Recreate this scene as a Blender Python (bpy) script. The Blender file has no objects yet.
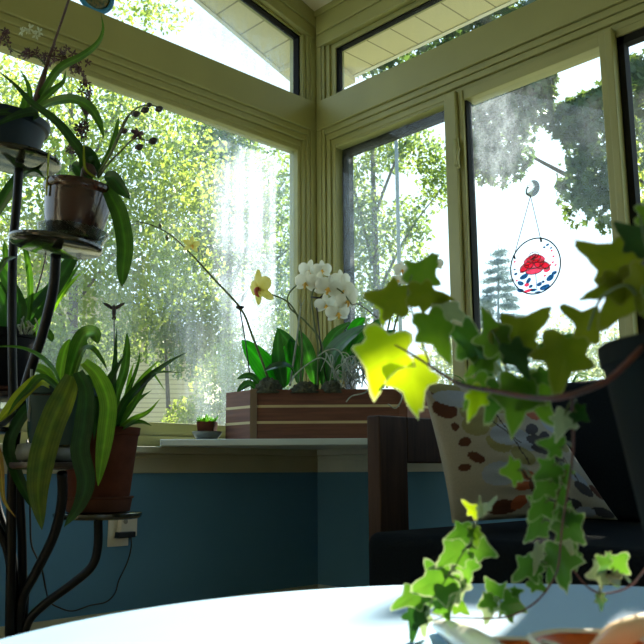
import bpy, math, random
import numpy as np
from mathutils import Vector, Matrix
random.seed(7); RNG = np.random.default_rng(7)
scene = bpy.context.scene
COL = scene.collection

# ------------------------------------------------------------------ camera model (fitted to the photo)
FPX = 825.23
YAW, PIT, ROLL = math.radians(44.10980), math.radians(10.31763), math.radians(-.30196)
fwd = Vector((math.sin(YAW)*math.cos(PIT), math.cos(YAW)*math.cos(PIT), math.sin(PIT)))
r0 = Vector((math.cos(YAW), -math.sin(YAW), 0)); u0 = r0.cross(fwd)
RGT = math.cos(ROLL)*r0 + math.sin(ROLL)*u0
UPV = -math.sin(ROLL)*r0 + math.cos(ROLL)*u0
CAM = Vector((-2.701, -2.822, 0.6))
def ray(px, py): return RGT*((px-322)/FPX) - UPV*((py-322)/FPX) + fwd
def P(px, py, D): return CAM + ray(px, py)*D
def on_x(px, py, x=0.0):
    d = ray(px, py); return CAM + d*((x-CAM.x)/d.x)
def on_y(px, py, y=0.0):
    d = ray(px, py); return CAM + d*((y-CAM.y)/d.y)
def on_z(px, py, z):
    d = ray(px, py); return CAM + d*((z-CAM.z)/d.z)
def depth(p): return (Vector(p)-CAM).dot(fwd)
def toward_cam(p): return (CAM-Vector(p)).normalized()

# ------------------------------------------------------------------ sun
SUN_AZ, SUN_EL = math.radians(67.5), math.radians(31)
SUN = Vector((math.sin(SUN_AZ)*math.cos(SUN_EL), math.cos(SUN_AZ)*math.cos(SUN_EL), math.sin(SUN_EL)))

# ------------------------------------------------------------------ materials
def lin(h):
    h = h.lstrip('#'); v = [int(h[i:i+2], 16)/255 for i in (0, 2, 4)]
    return tuple((c/12.92 if c <= .04045 else ((c+.055)/1.055)**2.4) for c in v) + (1,)
MATS = {}
def newmat(name):
    m = bpy.data.materials.new(name); m.use_nodes = True; MATS[name] = m
    nt = m.node_tree; nt.nodes.clear()
    return m, nt, nt.nodes, nt.links
def out(nt, sh):
    o = nt.nodes.new('ShaderNodeOutputMaterial'); nt.links.new(sh, o.inputs['Surface'])
def noise_color(nt, c1, c2, scale=8, detail=4, stretch=(1, 1, 1), lo=.35, hi=.65, coord='Object'):
    N, L = nt.nodes, nt.links
    tc = N.new('ShaderNodeTexCoord'); mp = N.new('ShaderNodeMapping'); mp.inputs['Scale'].default_value = stretch
    L.new(tc.outputs[coord], mp.inputs[0])
    ns = N.new('ShaderNodeTexNoise'); ns.inputs['Scale'].default_value = scale; ns.inputs['Detail'].default_value = detail
    L.new(mp.outputs[0], ns.inputs['Vector'])
    mr = N.new('ShaderNodeMapRange'); mr.inputs[1].default_value = lo; mr.inputs[2].default_value = hi
    L.new(ns.outputs['Fac'], mr.inputs[0])
    mx = N.new('ShaderNodeMix'); mx.data_type = 'RGBA'
    mx.inputs[6].default_value = c1; mx.inputs[7].default_value = c2
    L.new(mr.outputs[0], mx.inputs[0])
    return mx.outputs[2], mr.outputs[0]
def plain(name, c1, c2=None, rough=.5, metal=0, scale=8, stretch=(1, 1, 1), bump=0, spec=.5, coat=0):
    m, nt, N, L = newmat(name)
    c1 = lin(c1) if isinstance(c1, str) else c1
    c2 = lin(c2) if isinstance(c2, str) else (c2 or c1)
    b = N.new('ShaderNodeBsdfPrincipled'); b.inputs['Roughness'].default_value = rough; b.inputs['Metallic'].default_value = metal
    b.inputs['Specular IOR Level'].default_value = spec; b.inputs['Coat Weight'].default_value = coat
    col, fac = noise_color(nt, c1, c2, scale, 4, stretch)
    L.new(col, b.inputs['Base Color'])
    if bump:
        bp = N.new('ShaderNodeBump'); bp.inputs['Strength'].default_value = bump; bp.inputs['Distance'].default_value = .005
        L.new(fac, bp.inputs['Height']); L.new(bp.outputs[0], b.inputs['Normal'])
    out(nt, b.outputs[0]); return m
def leafy(name, c1, c2, t1, t2, rough=.4, scale=30, trans=.5, spec=.4, margin=None, rib=False):
    """thin green tissue: diffuse/glossy front plus light let through from behind"""
    m, nt, N, L = newmat(name)
    b = N.new('ShaderNodeBsdfPrincipled'); b.inputs['Roughness'].default_value = rough; b.inputs['Specular IOR Level'].default_value = spec
    col, fac = noise_color(nt, lin(c1), lin(c2), scale)
    t = N.new('ShaderNodeBsdfTranslucent')
    tcol, _ = noise_color(nt, lin(t1), lin(t2), scale)
    if margin:
        at = N.new('ShaderNodeAttribute'); at.attribute_name = 'margin'
        for src, dst, mc in ((col, b.inputs['Base Color'], margin), (tcol, t.inputs['Color'], margin)):
            mx = N.new('ShaderNodeMix'); mx.data_type = 'RGBA'; mx.inputs[7].default_value = lin(mc)
            mr = N.new('ShaderNodeMapRange'); mr.inputs[1].default_value = .7; mr.inputs[2].default_value = 1.0
            L.new(at.outputs['Fac'], mr.inputs[0])
            L.new(src, mx.inputs[6]); L.new(mr.outputs[0], mx.inputs[0]); L.new(mx.outputs[2], dst)
    elif rib:
        at = N.new('ShaderNodeAttribute'); at.attribute_name = 'across'
        mr = N.new('ShaderNodeMapRange'); mr.inputs[1].default_value = .0; mr.inputs[2].default_value = .3; mr.inputs[3].default_value = 1.5; mr.inputs[4].default_value = .9
        L.new(at.outputs['Fac'], mr.inputs[0])
        wv = N.new('ShaderNodeMath'); wv.operation = 'SINE'; ml = N.new('ShaderNodeMath'); ml.operation = 'MULTIPLY'; ml.inputs[1].default_value = 26; L.new(at.outputs['Fac'], ml.inputs[0]); L.new(ml.outputs[0], wv.inputs[0])
        ma = N.new('ShaderNodeMath'); ma.operation = 'MULTIPLY_ADD'; ma.inputs[1].default_value = .12; L.new(wv.outputs[0], ma.inputs[0]); L.new(mr.outputs[0], ma.inputs[2])
        for src, dst in ((col, b.inputs['Base Color']), (tcol, t.inputs['Color'])):
            vm = N.new('ShaderNodeVectorMath'); vm.operation = 'SCALE'; L.new(src, vm.inputs[0]); L.new(ma.outputs[0], vm.inputs['Scale']); L.new(vm.outputs[0], dst)
    else:
        L.new(col, b.inputs['Base Color']); L.new(tcol, t.inputs['Color'])
    ms = N.new('ShaderNodeMixShader'); ms.inputs[0].default_value = trans
    L.new(b.outputs[0], ms.inputs[1]); L.new(t.outputs[0], ms.inputs[2]); out(nt, ms.outputs[0]); return m
def attr_mat(name, attr='Col', rough=.8, trans=0):
    m, nt, N, L = newmat(name)
    a = N.new('ShaderNodeAttribute'); a.attribute_name = attr
    b = N.new('ShaderNodeBsdfPrincipled'); b.inputs['Roughness'].default_value = rough; b.inputs['Specular IOR Level'].default_value = .2
    col, fac = noise_color(nt, (.88, .88, .88, 1), (1, 1, 1, 1), 300)
    mx = N.new('ShaderNodeMix'); mx.data_type = 'RGBA'; mx.blend_type = 'MULTIPLY'; mx.inputs[0].default_value = 1
    L.new(a.outputs['Color'], mx.inputs[6]); L.new(col, mx.inputs[7]); L.new(mx.outputs[2], b.inputs['Base Color'])
    out(nt, b.outputs[0]); return m
def stripes(name, c1, c2, axis, period, width, rough=.6):
    """boards with dark joints every `period` metres along an object axis"""
    m, nt, N, L = newmat(name)
    b = N.new('ShaderNodeBsdfPrincipled'); b.inputs['Roughness'].default_value = rough
    tc = N.new('ShaderNodeTexCoord'); sx = N.new('ShaderNodeSeparateXYZ'); L.new(tc.outputs['Object'], sx.inputs[0])
    dv = N.new('ShaderNodeMath'); dv.operation = 'DIVIDE'; dv.inputs[1].default_value = period; L.new(sx.outputs[axis], dv.inputs[0])
    fr = N.new('ShaderNodeMath'); fr.operation = 'FRACT'; L.new(dv.outputs[0], fr.inputs[0])
    lt = N.new('ShaderNodeMath'); lt.operation = 'LESS_THAN'; lt.inputs[1].default_value = width; L.new(fr.outputs[0], lt.inputs[0])
    mx = N.new('ShaderNodeMix'); mx.data_type = 'RGBA'; mx.inputs[6].default_value = lin(c1); mx.inputs[7].default_value = lin(c2)
    L.new(lt.outputs[0], mx.inputs[0]); L.new(mx.outputs[2], b.inputs['Base Color']); out(nt, b.outputs[0]); return m
def clear(name, tint=(1, 1, 1, 1), gloss=.12):
    m, nt, N, L = newmat(name)
    t = N.new('ShaderNodeBsdfTransparent'); t.inputs[0].default_value = tint
    g = N.new('ShaderNodeBsdfGlossy'); g.inputs['Roughness'].default_value = .03
    fr = N.new('ShaderNodeFresnel'); fr.inputs[0].default_value = 1.45
    mul = N.new('ShaderNodeMath'); mul.operation = 'MULTIPLY_ADD'; mul.inputs[1].default_value = .8; mul.inputs[2].default_value = gloss*.2
    L.new(fr.outputs[0], mul.inputs[0])
    ms = N.new('ShaderNodeMixShader'); L.new(mul.outputs[0], ms.inputs[0]); L.new(t.outputs[0], ms.inputs[1]); L.new(g.outputs[0], ms.inputs[2])
    out(nt, ms.outputs[0]); return m
def stained(name, tint):
    m, nt, N, L = newmat(name)
    t = N.new('ShaderNodeBsdfTransparent'); b = N.new('ShaderNodeBsdfPrincipled'); b.inputs['Roughness'].default_value = .3
    col, _ = noise_color(nt, tint, tuple(min(1, c*1.15) for c in tint[:3])+(1,), 60)
    L.new(col, t.inputs[0]); L.new(col, b.inputs['Base Color'])
    ms = N.new('ShaderNodeMixShader'); ms.inputs[0].default_value = .06; L.new(t.outputs[0], ms.inputs[1]); L.new(b.outputs[0], ms.inputs[2])
    out(nt, ms.outputs[0]); return m
def dirty_glass(name, spots, base=.02, streak=(26, 26, 1.6)):
    """window glass with dried-on dust and rain streaks (spots: world centre, radii, strength)"""
    m, nt, N, L = newmat(name)
    geo = N.new('ShaderNodeNewGeometry')
    total = None
    for c, rad, st in spots:
        sub = N.new('ShaderNodeVectorMath'); sub.operation = 'SUBTRACT'; sub.inputs[1].default_value = c; L.new(geo.outputs['Position'], sub.inputs[0])
        dv = N.new('ShaderNodeVectorMath'); dv.operation = 'DIVIDE'; dv.inputs[1].default_value = rad; L.new(sub.outputs[0], dv.inputs[0])
        ln = N.new('ShaderNodeVectorMath'); ln.operation = 'LENGTH'; L.new(dv.outputs[0], ln.inputs[0])
        mr = N.new('ShaderNodeMapRange'); mr.interpolation_type = 'SMOOTHSTEP'
        mr.inputs[1].default_value = .25; mr.inputs[2].default_value = 1.1; mr.inputs[3].default_value = st; mr.inputs[4].default_value = 0
        L.new(ln.outputs['Value'], mr.inputs[0])
        if total is None: total = mr.outputs[0]
        else:
            ad = N.new('ShaderNodeMath'); ad.operation = 'ADD'; L.new(total, ad.inputs[0]); L.new(mr.outputs[0], ad.inputs[1]); total = ad.outputs[0]
    def nz(scale, stretch, lo, hi, a, b_):
        mp = N.new('ShaderNodeMapping'); mp.inputs['Scale'].default_value = stretch; L.new(geo.outputs['Position'], mp.inputs[0])
        n = N.new('ShaderNodeTexNoise'); n.inputs['Scale'].default_value = scale; n.inputs['Detail'].default_value = 5; L.new(mp.outputs[0], n.inputs['Vector'])
        r = N.new('ShaderNodeMapRange'); r.inputs[1].default_value = lo; r.inputs[2].default_value = hi; r.inputs[3].default_value = a; r.inputs[4].default_value = b_
        L.new(n.outputs['Fac'], r.inputs[0]); return r.outputs[0]
    s1 = nz(1, streak, .3, .7, .45, 1.25); s2 = nz(110, (1, 1, 1), .35, .75, .55, 1.5); s3 = nz(5, (1, 1, 1), .35, .65, .55, 1.25)
    def mul(a, b_):
        k = N.new('ShaderNodeMath'); k.operation = 'MULTIPLY'; L.new(a, k.inputs[0]); L.new(b_, k.inputs[1]); return k.outputs[0]
    ad = N.new('ShaderNodeMath'); ad.operation = 'ADD'; ad.inputs[1].default_value = base; L.new(total, ad.inputs[0])
    d = mul(mul(mul(ad.outputs[0], s1), s2), s3)
    cl = N.new('ShaderNodeClamp'); cl.inputs[2].default_value = .9; L.new(d, cl.inputs[0])
    tr = N.new('ShaderNodeBsdfTransparent'); tr.inputs[0].default_value = (.97, .99, .98, 1)
    gl = N.new('ShaderNodeBsdfGlossy'); gl.inputs['Roughness'].default_value = .02
    ms0 = N.new('ShaderNodeMixShader'); ms0.inputs[0].default_value = .025; L.new(tr.outputs[0], ms0.inputs[1]); L.new(gl.outputs[0], ms0.inputs[2])
    tl = N.new('ShaderNodeBsdfTranslucent'); tl.inputs[0].default_value = (.78, .88, 1.0, 1)
    ms = N.new('ShaderNodeMixShader'); L.new(cl.outputs[0], ms.inputs[0]); L.new(ms0.outputs[0], ms.inputs[1]); L.new(tl.outputs[0], ms.inputs[2])
    out(nt, ms.outputs[0]); return m

# ------------------------------------------------------------------ mesh building
WLOC = {}
class MB:
    def __init__(s): s.v = []; s.f = []
    def add(s, v, f):
        o = len(s.v); s.v += [tuple(p) for p in v]; s.f += [tuple(i+o for i in q) for q in f]; return s
    def box(s, a, b):
        x0, x1 = sorted((a[0], b[0])); y0, y1 = sorted((a[1], b[1])); z0, z1 = sorted((a[2], b[2]))
        v = [(x0,y0,z0),(x1,y0,z0),(x1,y1,z0),(x0,y1,z0),(x0,y0,z1),(x1,y0,z1),(x1,y1,z1),(x0,y1,z1)]
        return s.add(v, [(3,2,1,0),(4,5,6,7),(0,1,5,4),(1,2,6,5),(2,3,7,6),(3,0,4,7)])
    def prism(s, poly, n):
        """extrude a 3D polygon by vector n"""
        n = Vector(n); k = len(poly); v = [Vector(p) for p in poly] + [Vector(p)+n for p in poly]
        f = [tuple(range(k))[::-1], tuple(range(k, 2*k))] + [(i, (i+1) % k, k+(i+1) % k, k+i) for i in range(k)]
        return s.add(v, f)
    def tube(s, pts, rad, sides=8, smooth=0):
        pts = [Vector(p) for p in pts]
        if smooth: pts = spline(pts, smooth)
        n = len(pts)
        if not hasattr(rad, '__len__'): rad = [rad]*n
        elif len(rad) != n: rad = list(np.interp(np.linspace(0, 1, n), np.linspace(0, 1, len(rad)), rad))
        v = []; f = []; prev = None
        for i, p in enumerate(pts):
            t = (pts[min(i+1, n-1)]-pts[max(i-1, 0)]).normalized()
            if prev is None:
                a = Vector((0, 0, 1)) if abs(t.z) < .9 else Vector((1, 0, 0)); e1 = t.cross(a).normalized()
            else:
                e1 = (prev - t*prev.dot(t)).normalized()
            prev = e1; e2 = t.cross(e1)
            for k in range(sides):
                a = 2*math.pi*k/sides; v.append(p + (e1*math.cos(a)+e2*math.sin(a))*rad[i])
        for i in range(n-1):
            for k in range(sides):
                f.append((i*sides+k, i*sides+(k+1) % sides, (i+1)*sides+(k+1) % sides, (i+1)*sides+k))
        f.append(tuple(range(sides))[::-1]); f.append(tuple((n-1)*sides+k for k in range(sides)))
        return s.add(v, f)
    def lathe(s, prof, c, seg=40, tilt=None, square=0, rot=0):
        """prof: (r,z) list from bottom to top, closed on the axis; square>0 makes a rounded square section"""
        c = Vector(c); v = []; f = []; M = tilt or Matrix.Identity(3)
        for r, z in prof:
            for k in range(seg):
                a = 2*math.pi*k/seg
                q = 1.0
                if square:
                    q = 1/((abs(math.cos(a))**square+abs(math.sin(a))**square)**(1/square))
                v.append(c + M @ Vector((math.cos(a+rot)*r*q, math.sin(a+rot)*r*q, z)))
        n = len(prof)
        for i in range(n-1):
            for k in range(seg):
                f.append((i*seg+k, i*seg+(k+1) % seg, (i+1)*seg+(k+1) % seg, (i+1)*seg+k))
        f.append(tuple(range(seg))[::-1]); f.append(tuple((n-1)*seg+k for k in range(seg)))
        return s.add(v, f)
    def build(s, name, mat, parent=None, loc=None, smooth=False, attr=None):
        return mesh(name, s.v, s.f, mat, parent, loc, smooth, attr)
def mesh(name, v, f, mat, parent=None, loc=None, smooth=False, attr=None):
    v = np.array([tuple(p) for p in v], float).reshape(-1, 3)
    if parent is not None: base = WLOC[parent.name]
    elif loc is not None: base = Vector(loc)
    else:
        base = Vector(((v[:, 0].min()+v[:, 0].max())/2, (v[:, 1].min()+v[:, 1].max())/2, v[:, 2].min()))
    v = v - np.array(base)
    me = bpy.data.meshes.new(name); me.from_pydata(v.tolist(), [], f)
    if attr is not None:
        nm, vals = attr
        vals = np.asarray(vals, np.float32)
        if vals.ndim == 1:
            a = me.attributes.new(nm, 'FLOAT', 'POINT'); a.data.foreach_set('value', vals)
        else:
            a = me.attributes.new(nm, 'FLOAT_COLOR', 'POINT'); a.data.foreach_set('color', vals.ravel())
    if smooth: me.polygons.foreach_set('use_smooth', [True]*len(me.polygons))
    me.update()
    me.materials.append(MATS[mat] if isinstance(mat, str) else mat)
    o = bpy.data.objects.new(name, me); COL.objects.link(o)
    if parent is not None: o.parent = parent
    else: o.location = base
    WLOC[o.name] = base.copy(); return o
def empty(name, loc):
    o = bpy.data.objects.new(name, None); COL.objects.link(o); o.location = loc; o.empty_display_size = .05; WLOC[o.name] = Vector(loc); return o
def tag(o, label=None, cat=None, group=None, kind=None):
    if label: o['label'] = label
    if cat: o['category'] = cat
    if group: o['group'] = group
    if kind: o['kind'] = kind
    return o
def struct(o): o['kind'] = 'structure'; return o
def smooth_by_angle(o, deg=40):
    me = o.data; me.polygons.foreach_set('use_smooth', [True]*len(me.polygons))
    try: me.set_sharp_from_angle(angle=math.radians(deg))
    except Exception: pass
    return o
def bevel(o, w=.003, seg=2):
    m = o.modifiers.new('edge', 'BEVEL'); m.width = w; m.segments = seg; m.limit_method = 'ANGLE'; return o
def spline(pts, n):
    """Catmull-Rom through pts, n samples per span"""
    pts = [Vector(p) for p in pts]
    if len(pts) < 3: return [pts[0].lerp(pts[-1], i/n) for i in range(n+1)]
    q = [pts[0]*2-pts[1]] + pts + [pts[-1]*2-pts[-2]]; o = []
    for i in range(1, len(q)-2):
        p0, p1, p2, p3 = q[i-1:i+3]
        for k in range(n):
            t = k/n
            o.append(.5*((2*p1)+(p2-p0)*t+(2*p0-5*p1+4*p2-p3)*t*t+(3*p1-p0-3*p2+p3)*t**3))
    o.append(pts[-1]); return o
PROF = {
    'strap': lambda t: min(1, .55+1.5*t)*(1-max(0, (t-.55)/.45)**2)**.8 if t < 1 else 0.02,
    'taper': lambda t: (.75+.6*t if t < .3 else .93)*(1-max(0, (t-.3)/.7)**1.5) if t < 1 else .02,
    'oval': lambda t: max(.03, (math.sin(math.pi*min(1, max(0, t))**.85))**.62),
    'ovate': lambda t: max(.03, math.sin(math.pi*t**.7)**.8),
}
def blade(pts, width, kind='strap', face=.75, fold=.12, spans=6, twist=0.0):
    """a leaf: ribbon along pts (world), width in metres, V-folded along the midrib, 7 points across"""
    c = spline(pts, spans); n = len(c); v = []; f = []; M = 7
    pf = PROF[kind]
    for i, p in enumerate(c):
        t = (c[min(i+1, n-1)]-c[max(i-1, 0)]).normalized()
        nn = (toward_cam(p)*face + Vector((0, 0, 1))*(1-face))
        if twist: nn = Matrix.Rotation(twist*(i/(n-1)-.3), 3, t) @ nn
        w = t.cross(nn)
        if w.length < 1e-4: w = t.cross(Vector((0, 0, 1)))
        w.normalize(); nn = w.cross(t).normalized()
        if nn.dot(toward_cam(p)) < 0: nn = -nn
        hw = width/2*pf(i/(n-1))
        for k in range(M):
            s = (k/(M-1))*2-1
            v.append(p + w*(s*hw) + nn*(fold*hw*(abs(s)**1.4)*1.4 - fold*hw*.5) + nn*(.04*hw*math.cos(s*9)))
    for i in range(n-1):
        for k in range(M-1):
            f.append((i*M+k, i*M+k+1, (i+1)*M+k+1, (i+1)*M+k))
    return v, f
def across(v): return [abs((i % 7)/3-1) for i in range(len(v))]
def leaf(parent, px, D0, D1, wpx, mat, kind='strap', face=.75, fold=.25, name='leaf', bulge=0.0, twist=0.0, label=None):
    n = len(px); pts = []
    for i, (x, y) in enumerate(px):
        t = i/(n-1); pts.append(P(x, y, D0+(D1-D0)*t + bulge*math.sin(math.pi*t)))
    w = wpx*((D0+D1)/2)/FPX
    v, f = blade(pts, w, kind, face, fold, 6, twist)
    o = mesh(name, v, f, mat, parent, None, True, ('across', across(v)))
    if label: o['label'] = label
    return o
def stem(parent, px, D0, D1, rpx, mat, name='stem', sides=7):
    n = len(px); pts = [P(x, y, D0+(D1-D0)*i/(n-1)) for i, (x, y) in enumerate(px)]
    k = D0/FPX
    rad = [r*k for r in rpx] if hasattr(rpx, '__len__') else rpx*k
    return MB().tube(pts, rad, sides, smooth=5).build(name, mat, parent, None, True)
def frame_from(normal, up):
    n = Vector(normal).normalized(); u = (Vector(up)-n*Vector(up).dot(n)).normalized(); r = u.cross(n); return r, u, n

# ------------------------------------------------------------------ palette
plain('trim_paint', '#8d8c55', '#95945b', rough=.45, scale=3)
plain('sill_paint', '#a5a488', '#adab90', rough=.5)
plain('ceiling_paint', '#cfcab0', '#d6d1b8', rough=.7)
plain('white_wall', '#d9d8c8', '#dfdece', rough=.8)
plain('blue_wall', '#4d7fa2', '#5284a7', rough=.75, scale=2)
plain('gasket', '#0b0c0c', rough=.7, spec=.1)
plain('sash_dark', '#1c1d18', rough=.7, spec=.1)
plain('floor_wood', '#b39a76', '#bfa783', rough=.45, scale=5, stretch=(1, 12, 1))
stripes('soffit_left', '#cfc6a0', '#857d60', 0, .16, .05)
stripes('soffit_right', '#cfc6a0', '#857d60', 1, .16, .05)
plain('shelf_white', '#b9c6c4', '#c2cecb', rough=.35)
plain('table_shade_blue', '#8db1d3', '#92b6d7', rough=.6, scale=2, spec=.12)  # white table; the blue cast of its shade is put into the colour
plain('table_leg', '#c9c9c6', rough=.4)
plain('black_metal', '#0a0d10', '#0d1013', rough=.38, metal=0, spec=.2, scale=20)
plain('tray_black', '#22241c', '#292b20', rough=.15, scale=20, coat=.3)
plain('tray_brown', '#2c2320', '#352a25', rough=.35, scale=20)
plain('pot_slate', '#1a2833', '#20303b', rough=.5, scale=10, spec=.2)
plain('pot_glaze', '#40241a', '#301a14', rough=.2, scale=14, coat=.25)
plain('pot_green', '#22393c', '#284043', rough=.5, spec=.2)
plain('pot_black', '#0a0b0c', '#0e0f10', rough=.5, spec=.1)
plain('terracotta', '#432417', '#4f2c1d', rough=.85, scale=25, bump=.2, spec=.1)
plain('saucer_terracotta', '#432a20', '#4c3024', rough=.8, scale=25, spec=.1)
plain('saucer_stone', '#5a5d57', '#696c64', rough=.5, scale=40)
plain('saucer_white', '#b9bdbb', rough=.4)
plain('soil', '#2b211a', '#453629', rough=.95, scale=60, bump=.6)
plain('moss', '#3d4031', '#585a45', rough=.95, scale=80, bump=.8)
plain('cedar', '#5b3627', '#6f4531', rough=.65, scale=6, stretch=(1, 1, 14), bump=.1)
plain('cedar_post', '#6d5a44', '#7d6950', rough=.65, scale=6, stretch=(6, 6, 1))
plain('maple_strip', '#b5a67a', '#c2b387', rough=.6)
plain('walnut', '#30231b', '#402f24', rough=.6, scale=5, stretch=(14, 14, 1), spec=.15)
plain('sofa_fabric', '#0d1114', '#12171a', rough=.95, scale=200, bump=.15, spec=.05)
plain('white_plastic', '#cfcfc6', rough=.4)
plain('grey_plastic', '#8b8e8a', rough=.4)
plain('black_plastic', '#0c0d0f', rough=.4)
plain('stem_green', '#4a5a2c', '#5c6a38', rough=.5, scale=30)
plain('stem_brown', '#3a2721', '#4a3128', rough=.6, scale=30)
plain('vine_brown', '#5a2817', '#351a10', rough=.6, scale=40)
plain('root_silver', '#8d978b', '#a3aca0', rough=.8, scale=60)
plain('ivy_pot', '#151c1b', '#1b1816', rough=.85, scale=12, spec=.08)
plain('ornament_cream', '#e9e3d6', '#f2ece0', rough=.25, coat=.4, scale=20)
plain('ornament_peach', '#f0c79c', '#f6d6b2', rough=.25, coat=.4, scale=15)
plain('ornament_orange', '#d8691a', '#b94f10', rough=.35, scale=60)
leafy('strap_dark', '#16301a', '#1d3c1e', '#30641a', '#3f741e', trans=.25, rough=.3, rib=True)
leafy('strap_mid', '#22421a', '#2e521e', '#4d861a', '#659a22', trans=.32, rough=.3, rib=True)
leafy('strap_olive', '#38501a', '#4d5c1a', '#64801a', '#80901e', trans=.3, rough=.35, rib=True)
leafy('strap_bright', '#486f1e', '#5a8026', '#85c222', '#9ed02e', trans=.45, rough=.35, rib=True)
leafy('strap_yellow', '#6e7a1c', '#7f861e', '#a8b41e', '#b9bc2a', trans=.45, rough=.4, rib=True)
leafy('strap_dying', '#9a8a3c', '#8a5a34', '#c8b040', '#b08040', trans=.4, rough=.6, rib=True)
leafy('orchid_leaf', '#2c4238', '#33493c', '#3d8a1e', '#46961f', trans=.3, rough=.25, rib=True)
leafy('orchid_leaf_backlit', '#1f5a1c', '#256421', '#2fae12', '#3abb18', trans=.55, rough=.3, rib=True)  # same orchid leaf, light from behind painted into brighter colours
leafy('petal_white', '#e8e9e2', '#f0f1ea', '#dfe2d0', '#eef0e2', trans=.4, rough=.6)
leafy('petal_yellow', '#d8cf6a', '#e3da80', '#e4d860', '#efe388', trans=.5, rough=.6)
plain('lip_red', '#8c2f2a', '#a8432f', rough=.5)
plain('lip_yellow', '#d8a63a', '#e0b84a', rough=.5)
plain('dark_flower', '#3a1f24', '#55343a', rough=.6, scale=60)
plain('bud_dark', '#2c2a2a', '#3a3230', rough=.5)
leafy('pale_flower', '#b9bda0', '#a9ad8e', '#c9cca8', '#d2d6b0', trans=.4)
leafy('ivy_bright', '#6f8a14', '#7d981a', '#c9e010', '#d4e81a', trans=.62, rough=.4, margin='#e2dca0')
leafy('ivy_olive', '#4f5a14', '#5a6218', '#7c8f14', '#98a01c', trans=.5, rough=.4, margin='#8f8f50')
leafy('ivy_mid', '#3a5f1c', '#476c22', '#6c9a1c', '#86ac24', trans=.45, rough=.4, margin='#aeb688')
leafy('ivy_green', '#2c5520', '#3a642a', '#5f9a22', '#74a82c', trans=.35, rough=.35, margin='#c4cba0')
leafy('ivy_dark', '#173018', '#1d3a1c', '#2c5a1a', '#35661e', trans=.3, rough=.35, margin='#50663a')
leafy('ivy_pale', '#7b8a70', '#8b997e', '#93a46a', '#a2b27a', trans=.35, rough=.4, margin='#d0d3b8')
leafy('tree_yellowgreen', '#44602a', '#5a7030', '#8caa3c', '#c6d25c', trans=.55, rough=.5, scale=1.2, spec=.3)
leafy('tree_green', '#37552a', '#486434', '#76963a', '#a4b84e', trans=.5, rough=.5, scale=1.2, spec=.3)
leafy('tree_maple', '#31482f', '#3c5436', '#5a7a34', '#7c9440', trans=.35, rough=.5, scale=1.5, spec=.4)
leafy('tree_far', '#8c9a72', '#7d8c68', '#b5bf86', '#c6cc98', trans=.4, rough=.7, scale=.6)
leafy('needle', '#6f8488', '#7d9294', '#7d9490', '#8ca39c', trans=.3, rough=.8, scale=.6)  # spruce needles, greyed and paled: haze is put into the colour
plain('bark', '#4b463c', '#5d574a', rough=.9, scale=6, stretch=(1, 1, .2), bump=.3)
plain('grass', '#8f8a70', '#7f8460', rough=.95, scale=3)
stripes('siding', '#c9bd96', '#a1977a', 2, .075, .2)
plain('fascia_white', '#d9d6c8', rough=.5)
plain('roof_shingle', '#6d685c', '#5e5a50', rough=.9, scale=4)
clear('clear_plastic', (.9, .93, .91, 1), .1)
clear('suncatcher_glass', (.97, .98, .99, 1), .05)
stained('rose_red', (.93, .22, .30, 1))
plain('rose_light', '#e88a9a', rough=.4)
plain('rose_dark', '#7a0a20', rough=.4)
stained('glass_blue', (.10, .26, .40, 1))
plain('chain_metal', '#2c302e', rough=.4, metal=.6)
plain('ring_blue', '#2f7fb5', '#3a8cc2', rough=.4)
plain('mosaic', '#7a6a3c', '#2d4a3a', rough=.4, scale=90)
plain('post_grey', '#7f8a86', '#8c9691', rough=.6)
attr_mat('pillow_print')
dirty_glass('glass_left', [((-.34, .05, 1.75), (.32, 1, .7), .26), ((-.42, .05, 1.0), (.38, 1, .7), .11), ((-.75, .05, 2.1), (.5, 1, .25), .06)], .02)
dirty_glass('glass_right', [((.05, -.3, 1.75), (1, .3, .6), .10), ((.05, -1.0, 1.98), (1, .3, .33), .05)], .012, (26, 26, 14))
dirty_glass('glass_transom', [((-.45, .05, 2.6), (.5, 1, .25), .2)], .02)

# ------------------------------------------------------------------ the room
SILL, HEAD, BEAM = .80, 2.20, 2.44
CZ, CM = 2.925, .30            # ceiling height at the right wall and rise per metre to the left
XL, YR = -4.2, -4.2            # how far the windows run
XB, YB = -5.0, -5.2            # back of the room
def cz(x): return CZ - CM*x
struct(MB().box((XB-.1, YB-.1, -.1), (.12, .12, 0)).build('floor', 'floor_wood'))
m = MB(); m.prism([(XB-.1, YB-.1, cz(XB-.1)), (0, YB-.1, cz(0)), (0, 0, cz(0)), (XB-.1, 0, cz(XB-.1))], (0, 0, .08))
struct(m.build('ceiling', 'ceiling_paint'))
struct(MB().box((XB, 0, 0), (.12, .12, .66)).build('wall_left', 'blue_wall'))
struct(MB().box((0, YB, 0), (.12, 0, .66)).build('wall_right', 'blue_wall'))
m = MB(); m.prism([(XB, YB, 0), (XB, .12, 0), (XB, .12, cz(XB)), (XB, YB, cz(XB))], (-.1, 0, 0)); struct(m.build('wall_back', 'white_wall'))
m = MB(); m.prism([(XB, YB, 0), (.12, YB, 0), (.12, YB, cz(.12)), (XB, YB, cz(XB))], (0, -.1, 0)); struct(m.build('wall_front', 'white_wall'))
# far ends of the two window walls
struct(MB().prism([(XB, 0, .74), (XL, 0, .74), (XL, 0, cz(XL)), (XB, 0, cz(XB))], (0, .12, 0)).build('wall_left_end', 'white_wall'))
struct(MB().box((0, YB, .74), (.12, YR, cz(0))).build('wall_right_end', 'white_wall'))
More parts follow.
